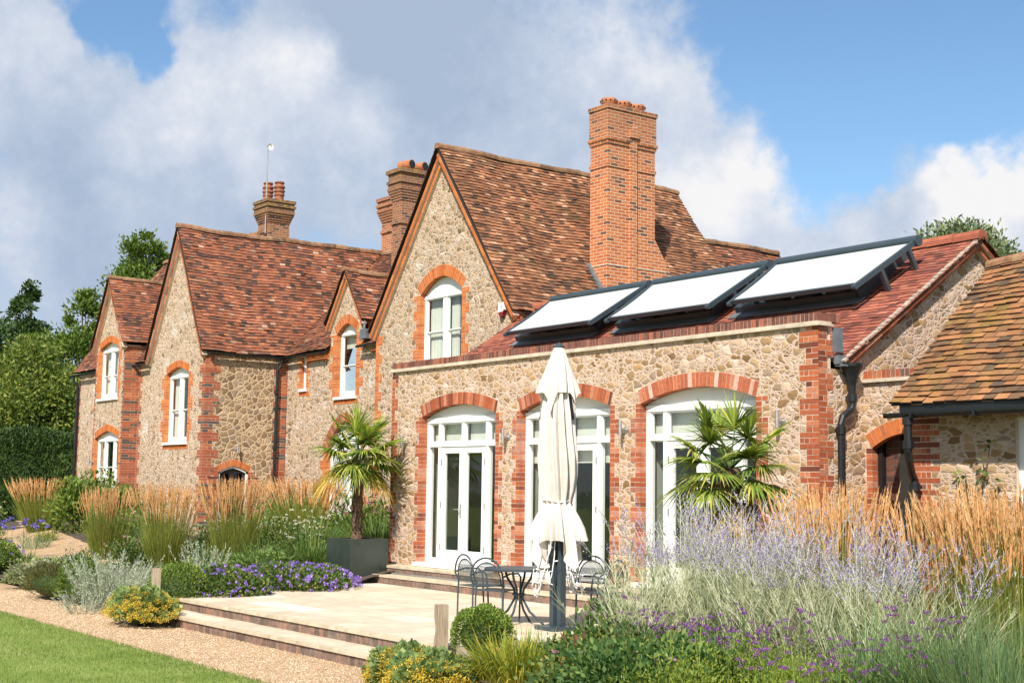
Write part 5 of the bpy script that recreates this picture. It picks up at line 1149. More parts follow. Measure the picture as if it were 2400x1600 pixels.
# ================================================================== plants
def unit(a): return a/np.maximum(np.linalg.norm(a, axis=1, keepdims=True), 1e-9)
def rdir(rg, n): return unit(rg.normal(0, 1, (n, 3)))
def leaves(rg, P, D, L, W, spread=.8, mi=0, droop=0):
    """diamond leaves at points P growing roughly along D"""
    n = len(P); d = unit(unit(D)+rdir(rg, n)*spread-np.array([0, 0, droop])); s = unit(np.cross(d, rdir(rg, n))); nn = np.cross(s, d)
    l = (L*rg.uniform(.6, 1.3, n))[:, None]; w = (W*rg.uniform(.7, 1.3, n))[:, None]
    v = np.stack([P, P+d*l*.5+s*w*.5+nn*l*.06, P+d*l, P+d*l*.5-s*w*.5+nn*l*.06], 1).reshape(-1, 3)
    return v, np.arange(4*n).reshape(-1, 4), mi
def crosses(rg, P, D, L, W, mi=0, k=2):
    """spindle-shaped flower spikes: two crossed blades each"""
    parts = []; tw = rg.uniform(0, 3.14, len(P))
    for j in range(k):
        v, f = blade_strip(P, D, np.broadcast_to(L, (len(P),)).astype(float), np.broadcast_to(W, (len(P),)).astype(float), np.zeros(len(P)), 3, .95, tw+j*math.pi/k); parts.append((v, f, mi))
    return parts
def part(name, parts, mats, parent):
    v, f, mi = cat(parts); return np_build(name, v, f, mats, parent, mi)
def heads(rg, P, r, n, size, mi=0, flat=.6):
    """little flower heads: n small petals scattered round each point"""
    Q = np.repeat(P, n, 0)+rdir(rg, len(P)*n)*np.array([1, 1, flat])*r*rg.uniform(.3, 1, (len(P)*n, 1)); D = rdir(rg, len(Q))+np.array([0, 0, .6])
    return leaves(rg, Q, D, size, size*.9, .5, mi)
def basal(rg, n, r): a = rg.uniform(0, 6.283, n); q = r*np.sqrt(rg.uniform(0, 1, n)); return np.stack([q*np.cos(a), q*np.sin(a), 0*a], 1)
# ---- feather reed grass: three different clumps, then copied
def reed_proto(label, x, y, z, h, r, seed, n=150):
    rg = np.random.default_rng(seed); t = thing('feather_reed_grass', label, 'ornamental grass', (0, 0, 0), 'clumps of golden feather reed grass')
    nb = n*5; P = basal(rg, nb, r*.6); D = np.stack([P[:, 0]*rg.uniform(.3, 1.1, nb), P[:, 1]*rg.uniform(.3, 1.1, nb), np.full(nb, r*1.5)], 1)+rg.normal(0, .05, (nb, 3))
    v, f = blade_strip(P, D, rg.uniform(.45, .74, nb)*h, np.full(nb, .0085), rg.uniform(0, .20, nb)**1.3, 4, .95, rg.uniform(0, 3, nb)); part('leaves', [(v, f, 0)], M['lf_reed'], t)
    P = basal(rg, n, r*.6); D = np.stack([P[:, 0]*.95, P[:, 1]*.95, np.full(n, r*2.2)], 1)+rg.normal(0, .055, (n, 3)); D = unit(D); H = (.94-.30*rg.uniform(0, 1, n)**1.7)*h
    v, f = blade_strip(P, D, H, np.full(n, .007), np.full(n, .01), 3, .3, rg.uniform(0, 3, n)); T = P+D*H[:, None]*.93
    D2 = unit(D+rg.normal(0, .05, (n, 3))); parts = crosses(rg, T-D*.05*h, D2, rg.uniform(.17, .25, n)*h, rg.uniform(.016, .028, n))
    k = 22; s = np.tile(np.linspace(0, 1, k), n); Q = np.repeat(T-D*.04*h, k, 0)+np.repeat(D2, k, 0)*(s*.17*h)[:, None]; parts.append(leaves(rg, Q, np.repeat(D2, k, 0), .05, .009, .32))
    part('stems', [(v, f, 0)], M['lf_reed'], t); part('plumes', parts, M['plume'], t)
    t.location = (x, y, z); return t
def reed_copy(p, label, x, y, z, rz, sc): copy_tree(p, kids_of(p), (x, y, z), rz, sc, label)
r1 = reed_proto('tall golden reed grass clump standing before the small dark arched door', -25.93, 12.28, .28, 1.92, .46, 1, 230)
r2 = reed_proto('golden reed grass clump in front of the lower bay window, behind the silver shrub', -31.68, 11.73, .26, 1.72, .44, 2, 190)
r3 = reed_proto('big tan reed grass clump in front of the low stone outbuilding', -7.42, 10.43, .36, 1.68, .52, 3, 190)
reed_copy(r1, 'golden reed grass clump just left of the one before the arched door', -27.96, 11.69, .20, 2.1, (1.05, 1.05, .98))
reed_copy(r2, 'wide golden reed grass clump against the dark hedge, far left', -41.6, 13.4, .60, 1.0, (1.5, 1.5, .93))
reed_copy(r2, 'loose golden reed grass below the recessed pointed window, left of the palm', -28.8, 15.4, .68, 4.0, (1.5, 1.5, .92))
reed_copy(r1, 'tan reed grass growing against the brick corner pier and its downpipe', -8.49, 10.11, .36, 3.3, (.80, .80, .93))
reed_copy(r1, 'tan reed grass at the right edge, below the outbuilding window', -6.85, 10.58, .36, 1.4, (1.15, 1.15, .94))
# ---- clipped balls and mounds
def mound(name, label, cat_, x, y, z, rx, ry, rz, n, L, W, mat, seed, rough=.10, twig=True, spread=.7, group=None, extra=None, core=.72, up=.3, low=-.35):
    rg = np.random.default_rng(seed); t = thing(name, label, cat_, (x, y, z), group)
    d = rdir(rg, n); d[:, 2] = np.where(d[:, 2] < low, -d[:, 2], d[:, 2]); ph = rg.uniform(0, 6, 6)
    bump_ = 1+rough*(np.sin(d[:, 0]*5+ph[0])*np.cos(d[:, 1]*6+ph[1])+.6*np.sin(d[:, 2]*9+ph[2]+d[:, 0]*7))
    q = 1-np.abs(rg.normal(0, .10, n)); P = d*(bump_*q)[:, None]*np.array([rx, ry, rz]); P[:, 2] = np.maximum(P[:, 2]+rz*.75, .01); P += np.array([x, y, z])
    part('foliage', [leaves(rg, P, d+np.array([0, 0, up]), L, W, spread)], mat, t)
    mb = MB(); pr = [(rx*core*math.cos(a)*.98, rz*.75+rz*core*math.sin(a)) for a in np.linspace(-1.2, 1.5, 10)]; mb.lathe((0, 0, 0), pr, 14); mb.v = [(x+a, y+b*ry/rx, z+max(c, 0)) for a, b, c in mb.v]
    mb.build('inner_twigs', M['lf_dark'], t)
    if extra: extra(rg, t)
    return t
def sprinkle(nm, mat, n, r, k, size, rx, ry, rz, x, y, z, lo=.1, rough=1.03):
    def f(rg, t):
        d = rdir(rg, n*3); d = d[d[:, 2] > lo][:n]; P = d*np.array([rx, ry, rz])*rough+np.array([x, y, z+rz*.75]); part(nm, [heads(rg, P, r, k, size)], mat, t)
    return f
mound('box_ball', 'clipped box ball behind the left oak post', 'box ball', -20.78, 8.92, .08, .50, .50, .44, 7000, .032, .020, M['lf_box'], 21, .04, group='clipped box balls')
mound('box_ball', 'clipped box ball beside the right oak post at the patio corner', 'box ball', -12.20, 8.73, .28, .335, .335, .31, 7000, .028, .018, M['lf_box'], 22, .07, group='clipped box balls')
mound('box_ball', 'dark round bush with violet flowers at the left edge of the photo', 'box ball', -30.4, 8.85, .12, .62, .55, .40, 4200, .040, .026, M['lf_box'], 23, .06, group='clipped box balls',
      extra=sprinkle('flowers', M['agap'], 40, .05, 6, .035, .62, .55, .40, -30.4, 8.85, .12, .3, 1.12))
mound('low_shrub', 'low spreading brown-green heath shrub at the left edge of the gravel', 'shrub', -24.9, 8.35, .02, 1.05, .55, .33, 6500, .05, .013, M['heath'], 24, .16, group='low edge shrubs')
mound('low_shrub', 'low dark green shrub between the heath and the silver artemisia', 'shrub', -23.7, 8.45, .02, .62, .50, .36, 5000, .05, .022, M['lf_mid'], 25, .18, group='low edge shrubs')
mound('geranium', 'wide mound of violet geraniums spilling over the back left of the patio', 'geranium', -21.75, 11.45, .12, 1.15, 1.05, .33, 9000, .055, .045, M['lf_rose'], 26, .14, spread=.9,
      extra=sprinkle('flowers', M['gera'], 260, .024, 7, .044, 1.15, 1.05, .33, -21.75, 11.45, .12, -.1, 1.12))
mound('geranium', 'mound of violet geraniums at the end of the patio steps, beside the box ball', 'geranium', -20.95, 9.75, .10, .75, .70, .36, 6500, .055, .045, M['lf_rose'], 27, .14, spread=.9,
      extra=sprinkle('flowers', M['gera'], 120, .024, 7, .044, .75, .70, .36, -20.95, 9.75, .10, -.2, 1.12))
def alchemilla(label, x, y, z, rx, ry, rz, seed):
    def ex(rg, t):
        d = rdir(rg, 1500); d = d[d[:, 2] > -.2][:520]; P = d*np.array([rx, ry, rz])*rg.uniform(.95, 1.25, (len(d), 1))+np.array([x, y, z+rz*.6]); P[:, 2] = np.maximum(P[:, 2], z+.05)
        part('flowers', [heads(rg, P, .055, 24, .017, 0, .7)], M['alch'], t)
    mound('lady_mantle', label, 'lady\'s mantle', x, y, z, rx, ry, rz, 1500, .075, .075, M['alch_leaf'], seed, .16, group='yellow lady\'s mantle clumps', extra=ex, spread=.5)
alchemilla('yellow lady\'s mantle clump on the gravel in front of the left oak post', -19.75, 7.92, 0, .66, .42, .30, 31)
alchemilla('yellow lady\'s mantle sprawling at the right end of the patio steps', -11.96, 7.65, .02, .40, .36, .25, 32)
alchemilla('yellow lady\'s mantle at the bottom edge of the photo below the right oak post', -11.17, 7.41, .1, .40, .36, .22, 33)
# ---- silver artemisia and sage like sprays
def spray(name, label, cat_, x, y, z, h, r, n, mats, seed, leafk=24, leafL=.035, leafW=.008, branch=0, flower=None, lean=.55, group=None, curve=.05, stemw=.007):
    rg = np.random.default_rng(seed); t = thing(name, label, cat_, (x, y, z), group); O = np.array([x, y, z])
    P = basal(rg, n, r*.45); D = unit(np.stack([P[:, 0]*lean*2.2, P[:, 1]*lean*2.2, np.full(n, r*1.25)], 1)+rg.normal(0, .10, (n, 3))); H = rg.uniform(.6, 1.02, n)*h
    v, f = blade_strip(P+O, D, H, np.full(n, stemw), np.full(n, curve), 4, .6, rg.uniform(0, 3, n)); stems = [(v, f, 0)]
    def along(P_, D_, H_, s): return P_+D_*(H_*s)[:, None]-np.array([0, 0, 1.])*(curve*H_*s**2.2)[:, None]
    lv = []; fl = []
    s = rg.uniform(.12, .98, (leafk, n)) if not branch else .08+.72*rg.uniform(0, 1, (leafk, n))**1.4
    for k_ in range(leafk): lv.append(leaves(rg, along(P, D, H, s[k_])+O, D*.8, leafL, leafW, .75))
    if branch:
        for k_ in range(branch):
            sb = rg.uniform(.35, .95, n); B = along(P, D, H, sb); a = rg.uniform(0, 6.283, n); bd = unit(D*1.0+np.stack([np.cos(a), np.sin(a), 0*a+.1], 1)*.62); bl = (1.05-sb)*h*.40*rg.uniform(.5, 1.1, n)+.05
            v, f = blade_strip(B+O, bd, bl, np.full(n, stemw*.55), np.full(n, 0.0), 2, .6, rg.uniform(0, 3, n)); stems.append((v, f, 0))
            if flower:
                m_ = 8
                for j in range(m_):
                    sj = (j+1)/m_; pos = B+bd*(bl*sj)[:, None]; ok = (pos[:, 2] > h*flower[2])
                    if ok.any(): fl.append(leaves(rg, pos[ok]+O, bd[ok], flower[1], flower[1]*.55, 1.0))
    part('stems', stems, mats[0], t)
    if lv: part('leaves', lv, mats[1], t)
    if fl: part('flowers', fl, flower[0], t)
    return t
spray('silver_artemisia', 'large silver grey artemisia leaning over the gravel on the left', 'silver shrub', -22.35, 8.45, .02, 1.02, .80, 220, (M['silver'], M['silver']), 41, 40, .05, .011, lean=.75, group='silver artemisias')
spray('silver_artemisia', 'low silver artemisia creeping out over the gravel edge', 'silver shrub', -22.0, 7.85, .0, .5, .6, 60, (M['silver'], M['silver']), 42, 26, .04, .009, lean=1.1, group='silver artemisias')
spray('silver_artemisia', 'upright silver artemisia between the box ball and the geraniums', 'silver shrub', -22.6, 10.1, .12, 1.12, .45, 60, (M['silver'], M['silver']), 43, 40, .05, .011, lean=.45, group='silver artemisias')
sg = 'Russian sage plants'
sagespots = [('whitish Russian sage nearest the parasol, fewest flowers', -9.13, 8.25, 1.36, .55, 60), ('tall Russian sage in front of the third French window, strong lavender haze', -9.14, 8.75, 1.76, .55, 80), ('tall Russian sage in front of the palm, dense whitish stems', -8.68, 8.90, 1.86, .60, 100),
             ('Russian sage below the brick corner pier, mixed with reed grass', -8.25, 9.0, 1.74, .55, 75), ('Russian sage in front of the arched doorway with lavender tips', -7.33, 9.0, 1.70, .50, 55), ('tall thin Russian sage furthest right, before the outbuilding reed grass', -6.70, 8.98, 1.58, .45, 30),
             ('Russian sage between the corner pier and the arched doorway', -7.86, 9.07, 1.55, .5, 60)]
for i, (lb, x, y, h, r, n) in enumerate(sagespots):
    spray('russian_sage', lb, 'Russian sage', x, y, .36, h, r, n, (M['sage_stem'], M['sage_leaf']), 50+i, 30, .05, .014, 16, (M['sage_flower'], .019, .60 if i else .85), .42, sg, .03, .0065)
spray('lavender', 'grey lavender bush beside the crossing path, left', 'lavender', -36.5, 11.6, .3, .55, .7, 130, (M['silver'], M['lf_strap']), 60, 14, .05, .008, 0, None, .8)
# ---- strap-leaved clumps
def straps(name, label, cat_, x, y, z, h, r, n, mat, seed, w=.016, curve=(.1, .7), group=None, flowers=None, lean=.9):
    rg = np.random.default_rng(seed); t = thing(name, label, cat_, (x, y, z), group); O = np.array([x, y, z])
    P = basal(rg, n, r*.4); D = unit(np.stack([P[:, 0]*lean*2, P[:, 1]*lean*2, np.full(n, r*1.1)], 1)+rg.normal(0, .16, (n, 3)))
    v, f = blade_strip(P+O, D, rg.uniform(.55, 1.1, n)*h, np.full(n, w)*rg.uniform(.7, 1.2, n), rg.uniform(*curve, n), 5, .95, rg.uniform(-.6, .6, n)); part('leaves', [(v, f, 0)], mat, t)
    if flowers:
        m_, k_, sz, mt, fr = flowers; P = basal(rg, m_, r*.5); D = unit(np.stack([P[:, 0]*.8, P[:, 1]*.8, np.full(m_, r*1.6)], 1)+rg.normal(0, .06, (m_, 3))); H = rg.uniform(.85, 1.1, m_)*h*fr
        v, f = blade_strip(P+O, D, H, np.full(m_, .008), np.zeros(m_), 2, .3); part('flower_stems', [(v, f, 0)], mat, t); part('flowers', [heads(rg, P+O+D*H[:, None], sz*1.6, k_, sz)], mt, t)
    return t
straps('daylily', 'arching yellow-green daylily leaves at the bottom centre, beside the right box ball', 'daylily', -10.62, 8.02, .28, .62, .95, 1300, M['lf_yel'], 71, .019, (.15, .75), 'yellow-green strap clumps')
straps('daylily', 'upright yellow-green strap leaves in front of the garden table', 'daylily', -10.46, 8.21, .30, .58, .35, 130, M['lf_yel'], 72, .019, (.05, .4), 'yellow-green strap clumps')
straps('golden_grass', 'small golden yellow grass tuft beside the crossing path', 'ornamental grass', -37.97, 12.4, .44, .62, .5, 260, M['lf_yel'], 73, .016, (.2, .7), 'yellow-green strap clumps')
straps('strap_plant', 'dark green strap-leaved clump right of the tall reed grass', 'strap-leaved plant', -24.7, 12.35, .32, 1.05, .62, 420, M['lf_strap'], 74, .022, (.1, .55), 'dark strap-leaved clumps')
straps('strap_plant', 'dark green strap-leaved clump left of the tall reed grass, before its base', 'strap-leaved plant', -26.9, 12.2, .28, .95, .5, 300, M['lf_strap'], 75, .020, (.1, .5), 'dark strap-leaved clumps')
straps('strap_plant', 'fine strap-leaved clump with white flower spikes left of the planter', 'strap-leaved plant', -24.0, 13.0, .45, 1.05, .7, 520, M['lf_strap'], 76, .015, (.1, .6), 'dark strap-leaved clumps', (26, 14, .022, M['whitefl'], 1.05))
straps('miscanthus', 'arching fresh green grass mass behind the planter against the garden room corner', 'ornamental grass', -24.6, 14.9, .62, 1.55, .95, 1500, M['lf_strap'], 77, .012, (.25, .9), 'arching green grasses')
straps('miscanthus', 'arching green grass behind the reed grass, left of the slim palm', 'ornamental grass', -26.6, 14.6, .62, 1.25, .9, 900, M['lf_strap'], 78, .014, (.2, .8), 'arching green grasses')
straps('blue_grass', 'small blue-green grass left of the second reed grass', 'ornamental grass', -31.5, 12.6, .42, 1.0, .4, 420, M['lf_blue'], 79, .012, (.05, .4), 'blue-green grasses')
for i, (lb, x, y, h, r, n) in enumerate([('tall blue-green grass filling the bottom right corner', -5.29, 7.89, 1.22, .62, 1200), ('blue-green grass left of the corner clump, with verbena through it', -6.39, 8.08, 1.10, .50, 700), ('blue-green grass below the outbuilding reed grass', -5.84, 8.12, 1.12, .55, 800)]):
    straps('blue_grass', lb, 'ornamental grass', x, y, .36, h, r, n, M['lf_blue'], 80+i, .0095, (.02, .35), 'blue-green grasses', lean=.45)
straps('agapanthus', 'blue agapanthus heads on thin stems beside the crossing path', 'agapanthus', -33.0, 10.2, .2, .5, .9, 200, M['lf_strap'], 84, .016, (.2, .7), None, (16, 44, .040, M['agap'], 1.9))
# ---- leafy shrubs
def shrub(name, label, cat_, x, y, z, r, h, n, L, W, mat, seed, nb=26, group=None, extra=None, clump=.30, up=.2):
    rg = np.random.default_rng(seed); t = thing(name, label, cat_, (x, y, z), group); O = np.array([x, y, z])
    d = rdir(rg, nb); d[:, 2] = np.abs(d[:, 2])*.9+.05; rad = rg.uniform(.45, 1, nb)[:, None]; C = d*rad*np.array([r, r, h*.80])*.9+np.array([0, 0, h*.06])
    mb = MB()
    for c in C: mb.tube([O, O+c*np.array([.45, .45, .55]), O+c], [.014, .009, .004], 5)
    mb.build('stems', M['bark'], t)
    k_ = n//nb; P = np.repeat(C, k_, 0)+np.clip(rg.normal(0, 1, (k_*nb, 3)), -1.45, 1.45)*clump*min(r, h*1.1)*np.repeat(rg.uniform(.6, 1.15, nb), k_)[:, None]; P[:, 2] = np.maximum(P[:, 2], .02)
    part('foliage', [leaves(rg, P+O, unit(P)+np.array([0, 0, up]), L, W, .8)], mat, t)
    if extra: extra(rg, t, P+O)
    return t
def topflowers(nm, mt, n, k, sz, stem=0.0):
    def f(rg, t, P):
        ok = P[P[:, 2] > np.quantile(P[:, 2], .72)]; Q = ok[rg.integers(0, len(ok), n)]+np.array([0, 0, stem])*rg.uniform(.4, 1, (n, 1)); part(nm, [heads(rg, Q, sz*1.3, k, sz)], mt, t)
        if stem: v, f_ = blade_strip(Q-np.array([0, 0, stem]), np.tile([0, 0, 1.], (n, 1))+rg.normal(0, .05, (n, 3)), np.full(n, stem), np.full(n, .005), np.zeros(n), 2, .2); part('flower_stems', [(v, f_, 0)], M['lf_strap'], t)
    return f
shrub('camellia', 'dark glossy leafed shrub in front of the lower bay window', 'shrub', -39.6, 14.0, .6, .95, 2.3, 5200, .15, .07, M['lf_mid'], 91, 30, 'leafy shrubs by the house')
shrub('camellia', 'dark leafed wall shrub beside the downpipe left of the tall gable', 'shrub', -38.2, 14.4, .6, .7, 1.9, 3200, .13, .06, M['lf_mid'], 92, 24, 'leafy shrubs by the house')
shrub('rose_bush', 'rose bush with small white blooms at the far left, under the hedge', 'rose bush', -40.5, 11.2, .4, .9, 1.15, 3600, .07, .045, M['lf_rose'], 93, 26, 'rose bushes', topflowers('flowers', M['whitefl'], 16, 9, .045))
shrub('leafy_perennial', 'green leafy plant with white flower spikes below the recessed wall', 'perennial', -29.2, 14.3, .62, .8, .95, 3600, .10, .030, M['lf_mid'], 94, 26, 'leafy border plants', topflowers('flowers', M['whitefl'], 60, 10, .026, .12))
shrub('leafy_perennial', 'leafy border plant with cream flowers beside the brick house corner', 'perennial', -28.9, 13.2, .55, .6, .7, 2400, .08, .032, M['lf_rose'], 95, 20, 'leafy border plants', topflowers('flowers', M['whitefl'], 90, 9, .028, .05))
shrub('leafy_perennial', 'fresh green leafy plants with pink heads at the foot of the bay', 'perennial', -33.9, 13.0, .55, .55, .8, 2200, .09, .035, M['lf_mid'], 96, 20, 'leafy border plants', topflowers('flowers', M['pink'], 22, 12, .035, .14))
shrub('leafy_perennial', 'orange-red flowered plant between the two reed grasses', 'perennial', -29.5, 12.6, .42, .5, .62, 1800, .07, .03, M['lf_rose'], 97, 18, 'leafy border plants', topflowers('flowers', M['redfl'], 26, 8, .03, .08))
shrub('joe_pye_weed', 'tall leafy plant with dusty pink heads behind the slim palm', 'perennial', -27.6, 16.2, .68, .85, 1.35, 3000, .15, .045, M['lf_mid'], 98, 26, 'leafy border plants', topflowers('flowers', M['pink'], 34, 40, .035, .22))
shrub('joe_pye_weed', 'dusty pink flowered plant between the slim palm and the garden room', 'perennial', -24.6, 16.0, .68, .75, 1.35, 2600, .15, .045, M['lf_mid'], 99, 22, 'leafy border plants', topflowers('flowers', M['pink'], 26, 40, .035, .22))
shrub('climbing_rose', 'green leafed shrub against the recessed wall beside the downpipe', 'shrub', -31.6, 16.5, .7, .8, 1.5, 2600, .10, .06, M['lf_mid'], 100, 24, 'leafy shrubs by the house')
shrub('leafy_perennial', 'low green plants in front of the slim palm planter behind the geraniums', 'perennial', -23.9, 11.8, .3, .9, .55, 3600, .09, .03, M['lf_strap'], 101, 26, 'leafy border plants')
for lb, x, y, r, h, n, mt, ff, sd_ in [('leafy plant with pale mauve heads between the two left reed grasses', -29.8, 11.7, .6, .75, 2600, 'lf_rose', ('pink', 18, 12, .03, .1), 171), ('bright green leafy plant at the foot of the second reed grass', -32.6, 12.4, .6, .6, 2200, 'lf_mid', None, 172), ('leafy green plant before the tall gable, below the long window', -34.6, 13.8, .8, 1.0, 3200, 'lf_mid', ('whitefl', 20, 8, .03, .1), 173), ('bushy green plant right of the dark shrub at the bay', -37.2, 14.0, .8, .95, 3000, 'lf_rose', None, 174), ('light green leafy plant behind the upright silver artemisia', -25.0, 11.2, .6, .6, 2600, 'lf_rose', None, 175), ('low green plant with mauve spikes on the gravel side of the path', -28.0, 9.6, .7, .5, 2600, 'lf_mid', ('sage_flower', 40, 8, .02, .15), 176), ('grey green low plant behind the heath shrub', -27.6, 8.9, .7, .42, 2400, 'sage_leaf', ('agap', 24, 8, .02, .12), 177), ('low leafy plant at the far left below the rose bush', -36.8, 9.9, .9, .55, 2600, 'lf_rose', ('agap', 20, 10, .03, .15), 178), ('leafy plant with cream flower spikes behind the slim palm planter', -25.6, 13.6, .7, .95, 3200, 'lf_rose', ('whitefl', 60, 9, .024, .15), 179)]:
    shrub('leafy_perennial', lb, 'perennial', x, y, gz(x, y), r, h, n, .085, .034, M[mt], sd_, 22, 'leafy border plants', topflowers('flowers', M[ff[0]], *ff[1:]) if ff else None)
rl = ['rose bush in front of the table with yellowing young leaves', 'large rose bush below the third French window', 'deep green rose bush at the bottom centre right of the daylily', 'rose bush below the Russian sage with fine leaves', 'low rose growth at the bottom edge under the verbena']
for i, (x, y, r, h, mt) in enumerate([(-9.62, 8.20, .50, .76, 'lf_rose'), (-8.86, 8.10, .55, .64, 'lf_rose'), (-8.21, 7.32, .62, .60, 'lf_rosed'), (-8.06, 7.93, .55, .60, 'lf_rosed'), (-8.70, 7.45, .55, .48, 'lf_rose')]):
    shrub('rose_bush', rl[i], 'rose bush', x, y, .34, r, h, 6000, .058, .036, M[mt], 110+i, 34, 'rose bushes', topflowers('flowers', M['pink'], 7, 9, .03) if i > 1 else None, clump=.26)
fl_ = ['ferny light green foliage at the bottom edge, right of the roses', 'ferny light green foliage below the sage stems', 'ferny green foliage under the purple verbena, bottom right', 'soft green foliage between the blue-green grasses']
for i, (x, y, r, h) in enumerate([(-7.50, 7.20, .58, .60), (-7.58, 7.97, .6, .70), (-6.69, 7.70, .6, .70), (-5.95, 7.79, .55, .78)]):
    shrub('ferny_plant', fl_[i], 'perennial', x, y, .35, r, h, 6500, .04, .012, M['lf_fern'] if i < 3 else M['lf_strap'], 120+i, 34, 'ferny foliage plants', topflowers('flowers', M['whitefl'], 2, 8, .04, .1) if i == 2 else None, clump=.24)
shrub('bronze_shrub', 'bronze leaved plant among the roses at the bottom centre', 'perennial', -8.94, 7.55, .36, .35, .55, 420, .11, .03, M['bronze'], 126, 12)
# purple verbena, thin stems with flat heads, in drifts
vl = ['purple verbena drift below the third French window', 'purple verbena drift in front of the Russian sage', 'tall purple verbena rising through the blue-green grass', 'purple verbena nearest the bottom edge, right of centre', 'purple verbena at the bottom right before the blue-green grass', 'purple verbena above the deep green rose bush']
for i, (x, y, n, h0, h1, r) in enumerate([(-8.39, 7.86, 12, .58, .84, .5), (-7.51, 8.04, 14, .52, .86, .5), (-5.93, 8.05, 9, .8, 1.04, .5), (-6.50, 7.47, 22, .46, .74, .55), (-5.96, 7.53, 20, .46, .82, .55), (-7.89, 7.75, 12, .50, .76, .55)]):
    rg = np.random.default_rng(130+i); t = thing('verbena', vl[i], 'verbena', (x, y, .36), 'purple verbena drifts'); O = np.array([x, y, .36])
    P = basal(rg, n, r); H = rg.uniform(h0, h1, n); D = unit(np.stack([rg.normal(0, .06, n), rg.normal(0, .06, n), np.ones(n)], 1)); st = [(*blade_strip(P+O, D, H, np.full(n, .007), np.zeros(n), 2, .2, rg.uniform(0, 3, n)), 0)]
    tips = P+D*H[:, None]; allt = [tips]
    for k_ in range(2):
        a = rg.uniform(0, 6.28, n); b = P+D*(H*rg.uniform(.70, .85, n))[:, None]; bd = unit(np.stack([np.cos(a)*.55, np.sin(a)*.55, np.ones(n)], 1)); bl = rg.uniform(.10, .24, n); st.append((*blade_strip(b+O, bd, bl, np.full(n, .005), np.zeros(n), 2, .2, rg.uniform(0, 3, n)), 0)); allt.append(b+bd*bl[:, None])
    part('stems', st, M['lf_strap'], t); part('flowers', [heads(rg, np.concatenate(allt)+O, .026, 34, .011, 0, .5)], M['verb'], t)
t = thing('climber', 'young twining climber with reddish tips on the outbuilding wall', 'climber', (-10.1, 14.5, .3)); mb = MB(); rg = np.random.default_rng(150)
LP = []
for x0, hh in ((-10.25, 2.05), (-10.0, 2.45), (-9.85, 1.9)):
    pts = [(x0+.05*math.sin(z*4+x0*9)+.06*z, 14.54, .3+z) for z in np.linspace(0, hh, 14)]; mb.tube(pts, .006, 5); LP += pts[5:]
mb.build('stems', M['bronze'], t); LP = np.repeat(np.array(LP), 5, 0)+rg.normal(0, .05, (len(LP)*5, 3))*np.array([1, .3, 1]); LP[:, 1] = np.minimum(LP[:, 1], 14.55); part('leaves', [leaves(rg, LP, np.tile([0, -1., 0], (len(LP), 1)), .085, .06, .8)], [M['lf_rose']], t)
# ---- hedge and trees
def tree(name, label, x, y, z, th, tr, crowns, nl, L, W, mat, seed, group='trees around the house', nb=40, cl=.24, droop=0, flat=1.0):
    """crowns: ellipsoids (dx,dy,zc,rx,ry,rz); clumps of leaves fill each one, limbs reach them"""
    rg = np.random.default_rng(seed); t = thing(name, label, 'tree', (x, y, z), group); mb = MB(); O = np.array([x, y, z])
    mb.tube([O, O+[.1, .05, th*.5], O+[.05, 0, th]], [tr, tr*.75, tr*.5], 9); tot = sum(c[3]*c[5] for c in crowns); LV = []
    for (dx, dy, zc, rx, ry, rz) in crowns:
        k_ = max(6, int(nb*rx*rz/tot*len(crowns)/1.0)); d = rdir(rg, k_); d[:, 2] = np.where(d[:, 2] < -.55, -d[:, 2], d[:, 2]); q = rg.uniform(.35, 1.0, k_)**.6
        C = d*q[:, None]*np.array([rx, ry, rz])+np.array([dx, dy, zc])
        for c in C[::2]: mb.tube([O+[.05, 0, min(th, zc-rz*.3)], O+(c*np.array([.55, .55, .75])+np.array([0, 0, th*.15])), O+c], [tr*.28, tr*.14, .012], 5)
        m_ = int(nl*rx*rz/tot/k_); P = np.repeat(C, m_, 0)+np.clip(rg.normal(0, 1, (k_*m_, 3)), -1.6, 1.6)*np.array([1, 1, .75*flat])*cl*np.repeat(rg.uniform(.55, 1.35, k_), m_)[:, None]*min(rx, 2.2)
        LV.append(leaves(rg, P+O, P-np.array([dx, dy, zc])+np.array([0, 0, .3]), L, W, .9, 0, droop))
    mb.build('trunk', M['bark'], t); part('crown', LV, mat, t); return t
tree('ash_tree', 'light green bushy tree beyond the hedge at the left edge', -57.5, 17.6, 0, 2.6, .16, [(0, 0, 4.2, 2.6, 2.6, 2.6), (.6, -2.2, 3.8, 2.0, 2.0, 2.2), (-.3, 2.2, 3.4, 1.9, 1.9, 2.2), (0, .2, 6.4, 1.3, 1.3, 1.5), (0, 1.4, 5.2, 1.4, 1.4, 1.5)], 30000, .22, .085, M['lf_light'], 201, nb=70, droop=.2)
tree('dark_tree', 'dark tall slim tree with a pointed top behind the light green one', -81.3, 24.8, 0, 6, .25, [(0, 0, 12.0, .75, .75, 1.7), (0, 0, 9.8, 1.6, 1.6, 1.6), (0, .5, 7.6, 2.4, 2.4, 2.0)], 9000, .34, .14, M['lf_dark'], 202, nb=36, droop=.5)
tree('dark_tree', 'dark rounded tree at the far left edge behind the light green one', -77.5, 21.4, 0, 5, .25, [(0, -.5, 9.2, 2.2, 2.2, 2.1), (0, .5, 6.5, 2.6, 2.6, 2.6)], 9000, .32, .15, M['lf_dark'], 203, nb=34)
tree('leafy_tree', 'mid green tree close against the left end of the house', -67.9, 23.6, 0, 5, .22, [(0, 0, 10.2, .9, .9, 1.4), (0, -.3, 8.0, 1.7, 1.7, 1.7), (0, -.6, 5.6, 2.2, 2.2, 2.2)], 12000, .26, .11, M['lf_mid'], 204, nb=36)
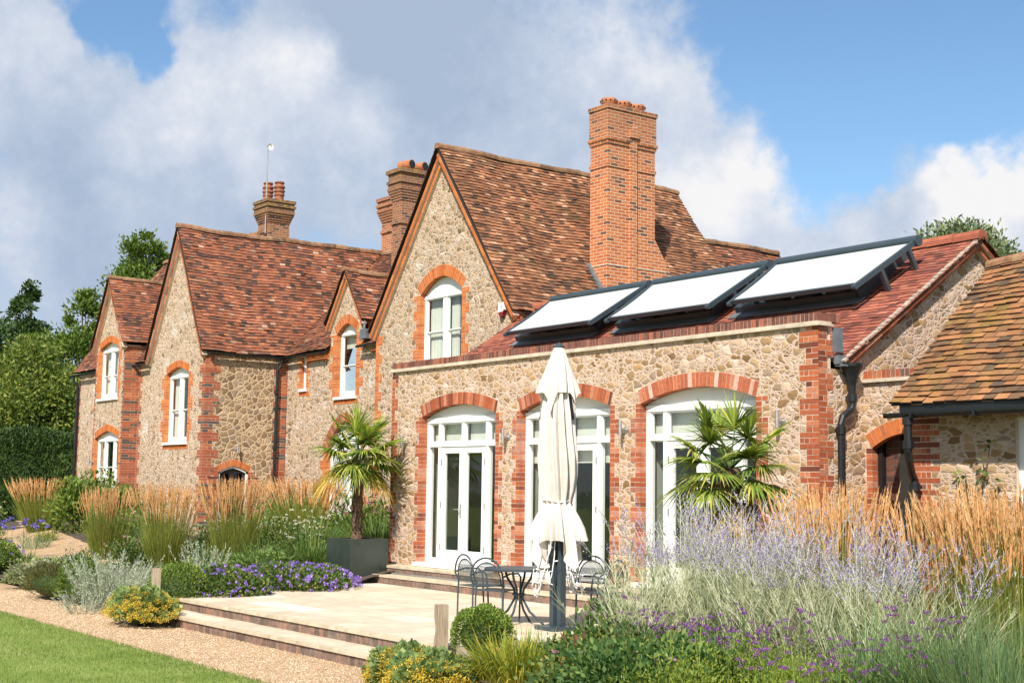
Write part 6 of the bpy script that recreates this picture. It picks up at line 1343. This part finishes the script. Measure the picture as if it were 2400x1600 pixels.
tree('leafy_tree', 'green tree rising behind the left roof ridges', -67.0, 26.3, 0, 9, .28, [(0, 0, 13.4, 1.15, 1.15, 1.5), (.0, -.4, 11.6, 1.5, 1.5, 1.6), (.2, -1.4, 12.2, .55, .55, .5), (0, 0, 9.5, 2.0, 2.0, 2.0)], 13000, .24, .11, M['lf_mid'], 205, nb=34)
tree('conifer', 'round blue-green conifer behind the garden room ridge on the right', -25.7, 36.9, 0, 4, .25, [(0, 0, 8.7, 1.45, 1.45, 1.8), (0, 0, 6.5, 2.2, 2.2, 2.2), (.45, .6, 8.1, 1.1, 1.1, 1.4), (-.5, -.6, 8.2, 1.1, 1.1, 1.4)], 52000, .19, .08, M['lf_fir'], 206, nb=130, cl=.22)
def hedge(label, pts, hgt, thick, n, mat, seed):
    rg = np.random.default_rng(seed); t = thing('yew_hedge', label, 'hedge', tuple(pts[0])); A = np.array(pts); k_ = len(A)-1
    i = rg.integers(0, k_, n); f = rg.uniform(0, 1, n); B = A[i]*(1-f)[:, None]+A[i+1]*f[:, None]; tdir = unit((A[i+1]-A[i])*np.array([1, 1, 0])); nrm = np.cross(tdir, [0, 0, 1.])
    a = rg.uniform(-.25, math.pi+.25, n); q = 1-np.abs(rg.normal(0, .05, n)); hh = hgt*(1+.07*np.sin(B[:, 1]*.9+B[:, 0]*.5)); ca, sa = np.cos(a), np.sin(a)
    ex = np.sign(ca)*np.abs(ca)**.75*thick*q; ez = np.maximum(np.abs(sa)**.7*hh*q*np.sign(np.maximum(sa, 0)+1e-9), rg.uniform(0, .3, n))
    P = B+nrm*ex[:, None]; P[:, 2] = B[:, 2]+ez; Dn = nrm*ca[:, None]+np.array([0, 0, 1.])*np.maximum(sa, 0)[:, None]
    part('foliage', [leaves(rg, P, Dn, .15, .05, .7)], mat, t)
    mb = MB()
    for p, q_ in zip(A[:-1], A[1:]):
        d = Vector(q_-p); s2 = d.cross(ZV).normalized(); mb.obox(Vector(p)-s2*thick*.70, d, s2*thick*1.40, ZV*hgt*.80)
    mb.build('inner_growth', M['lf_hedge'], t)
hedge('dark rounded yew hedge running out past the left end of the house', [(-50.5, 9.0, .3), (-50.0, 13.5, .3), (-49.4, 16.0, .3), (-48.6, 19.0, .3)], 3.45, 1.7, 34000, M['lf_hedge'], 301)
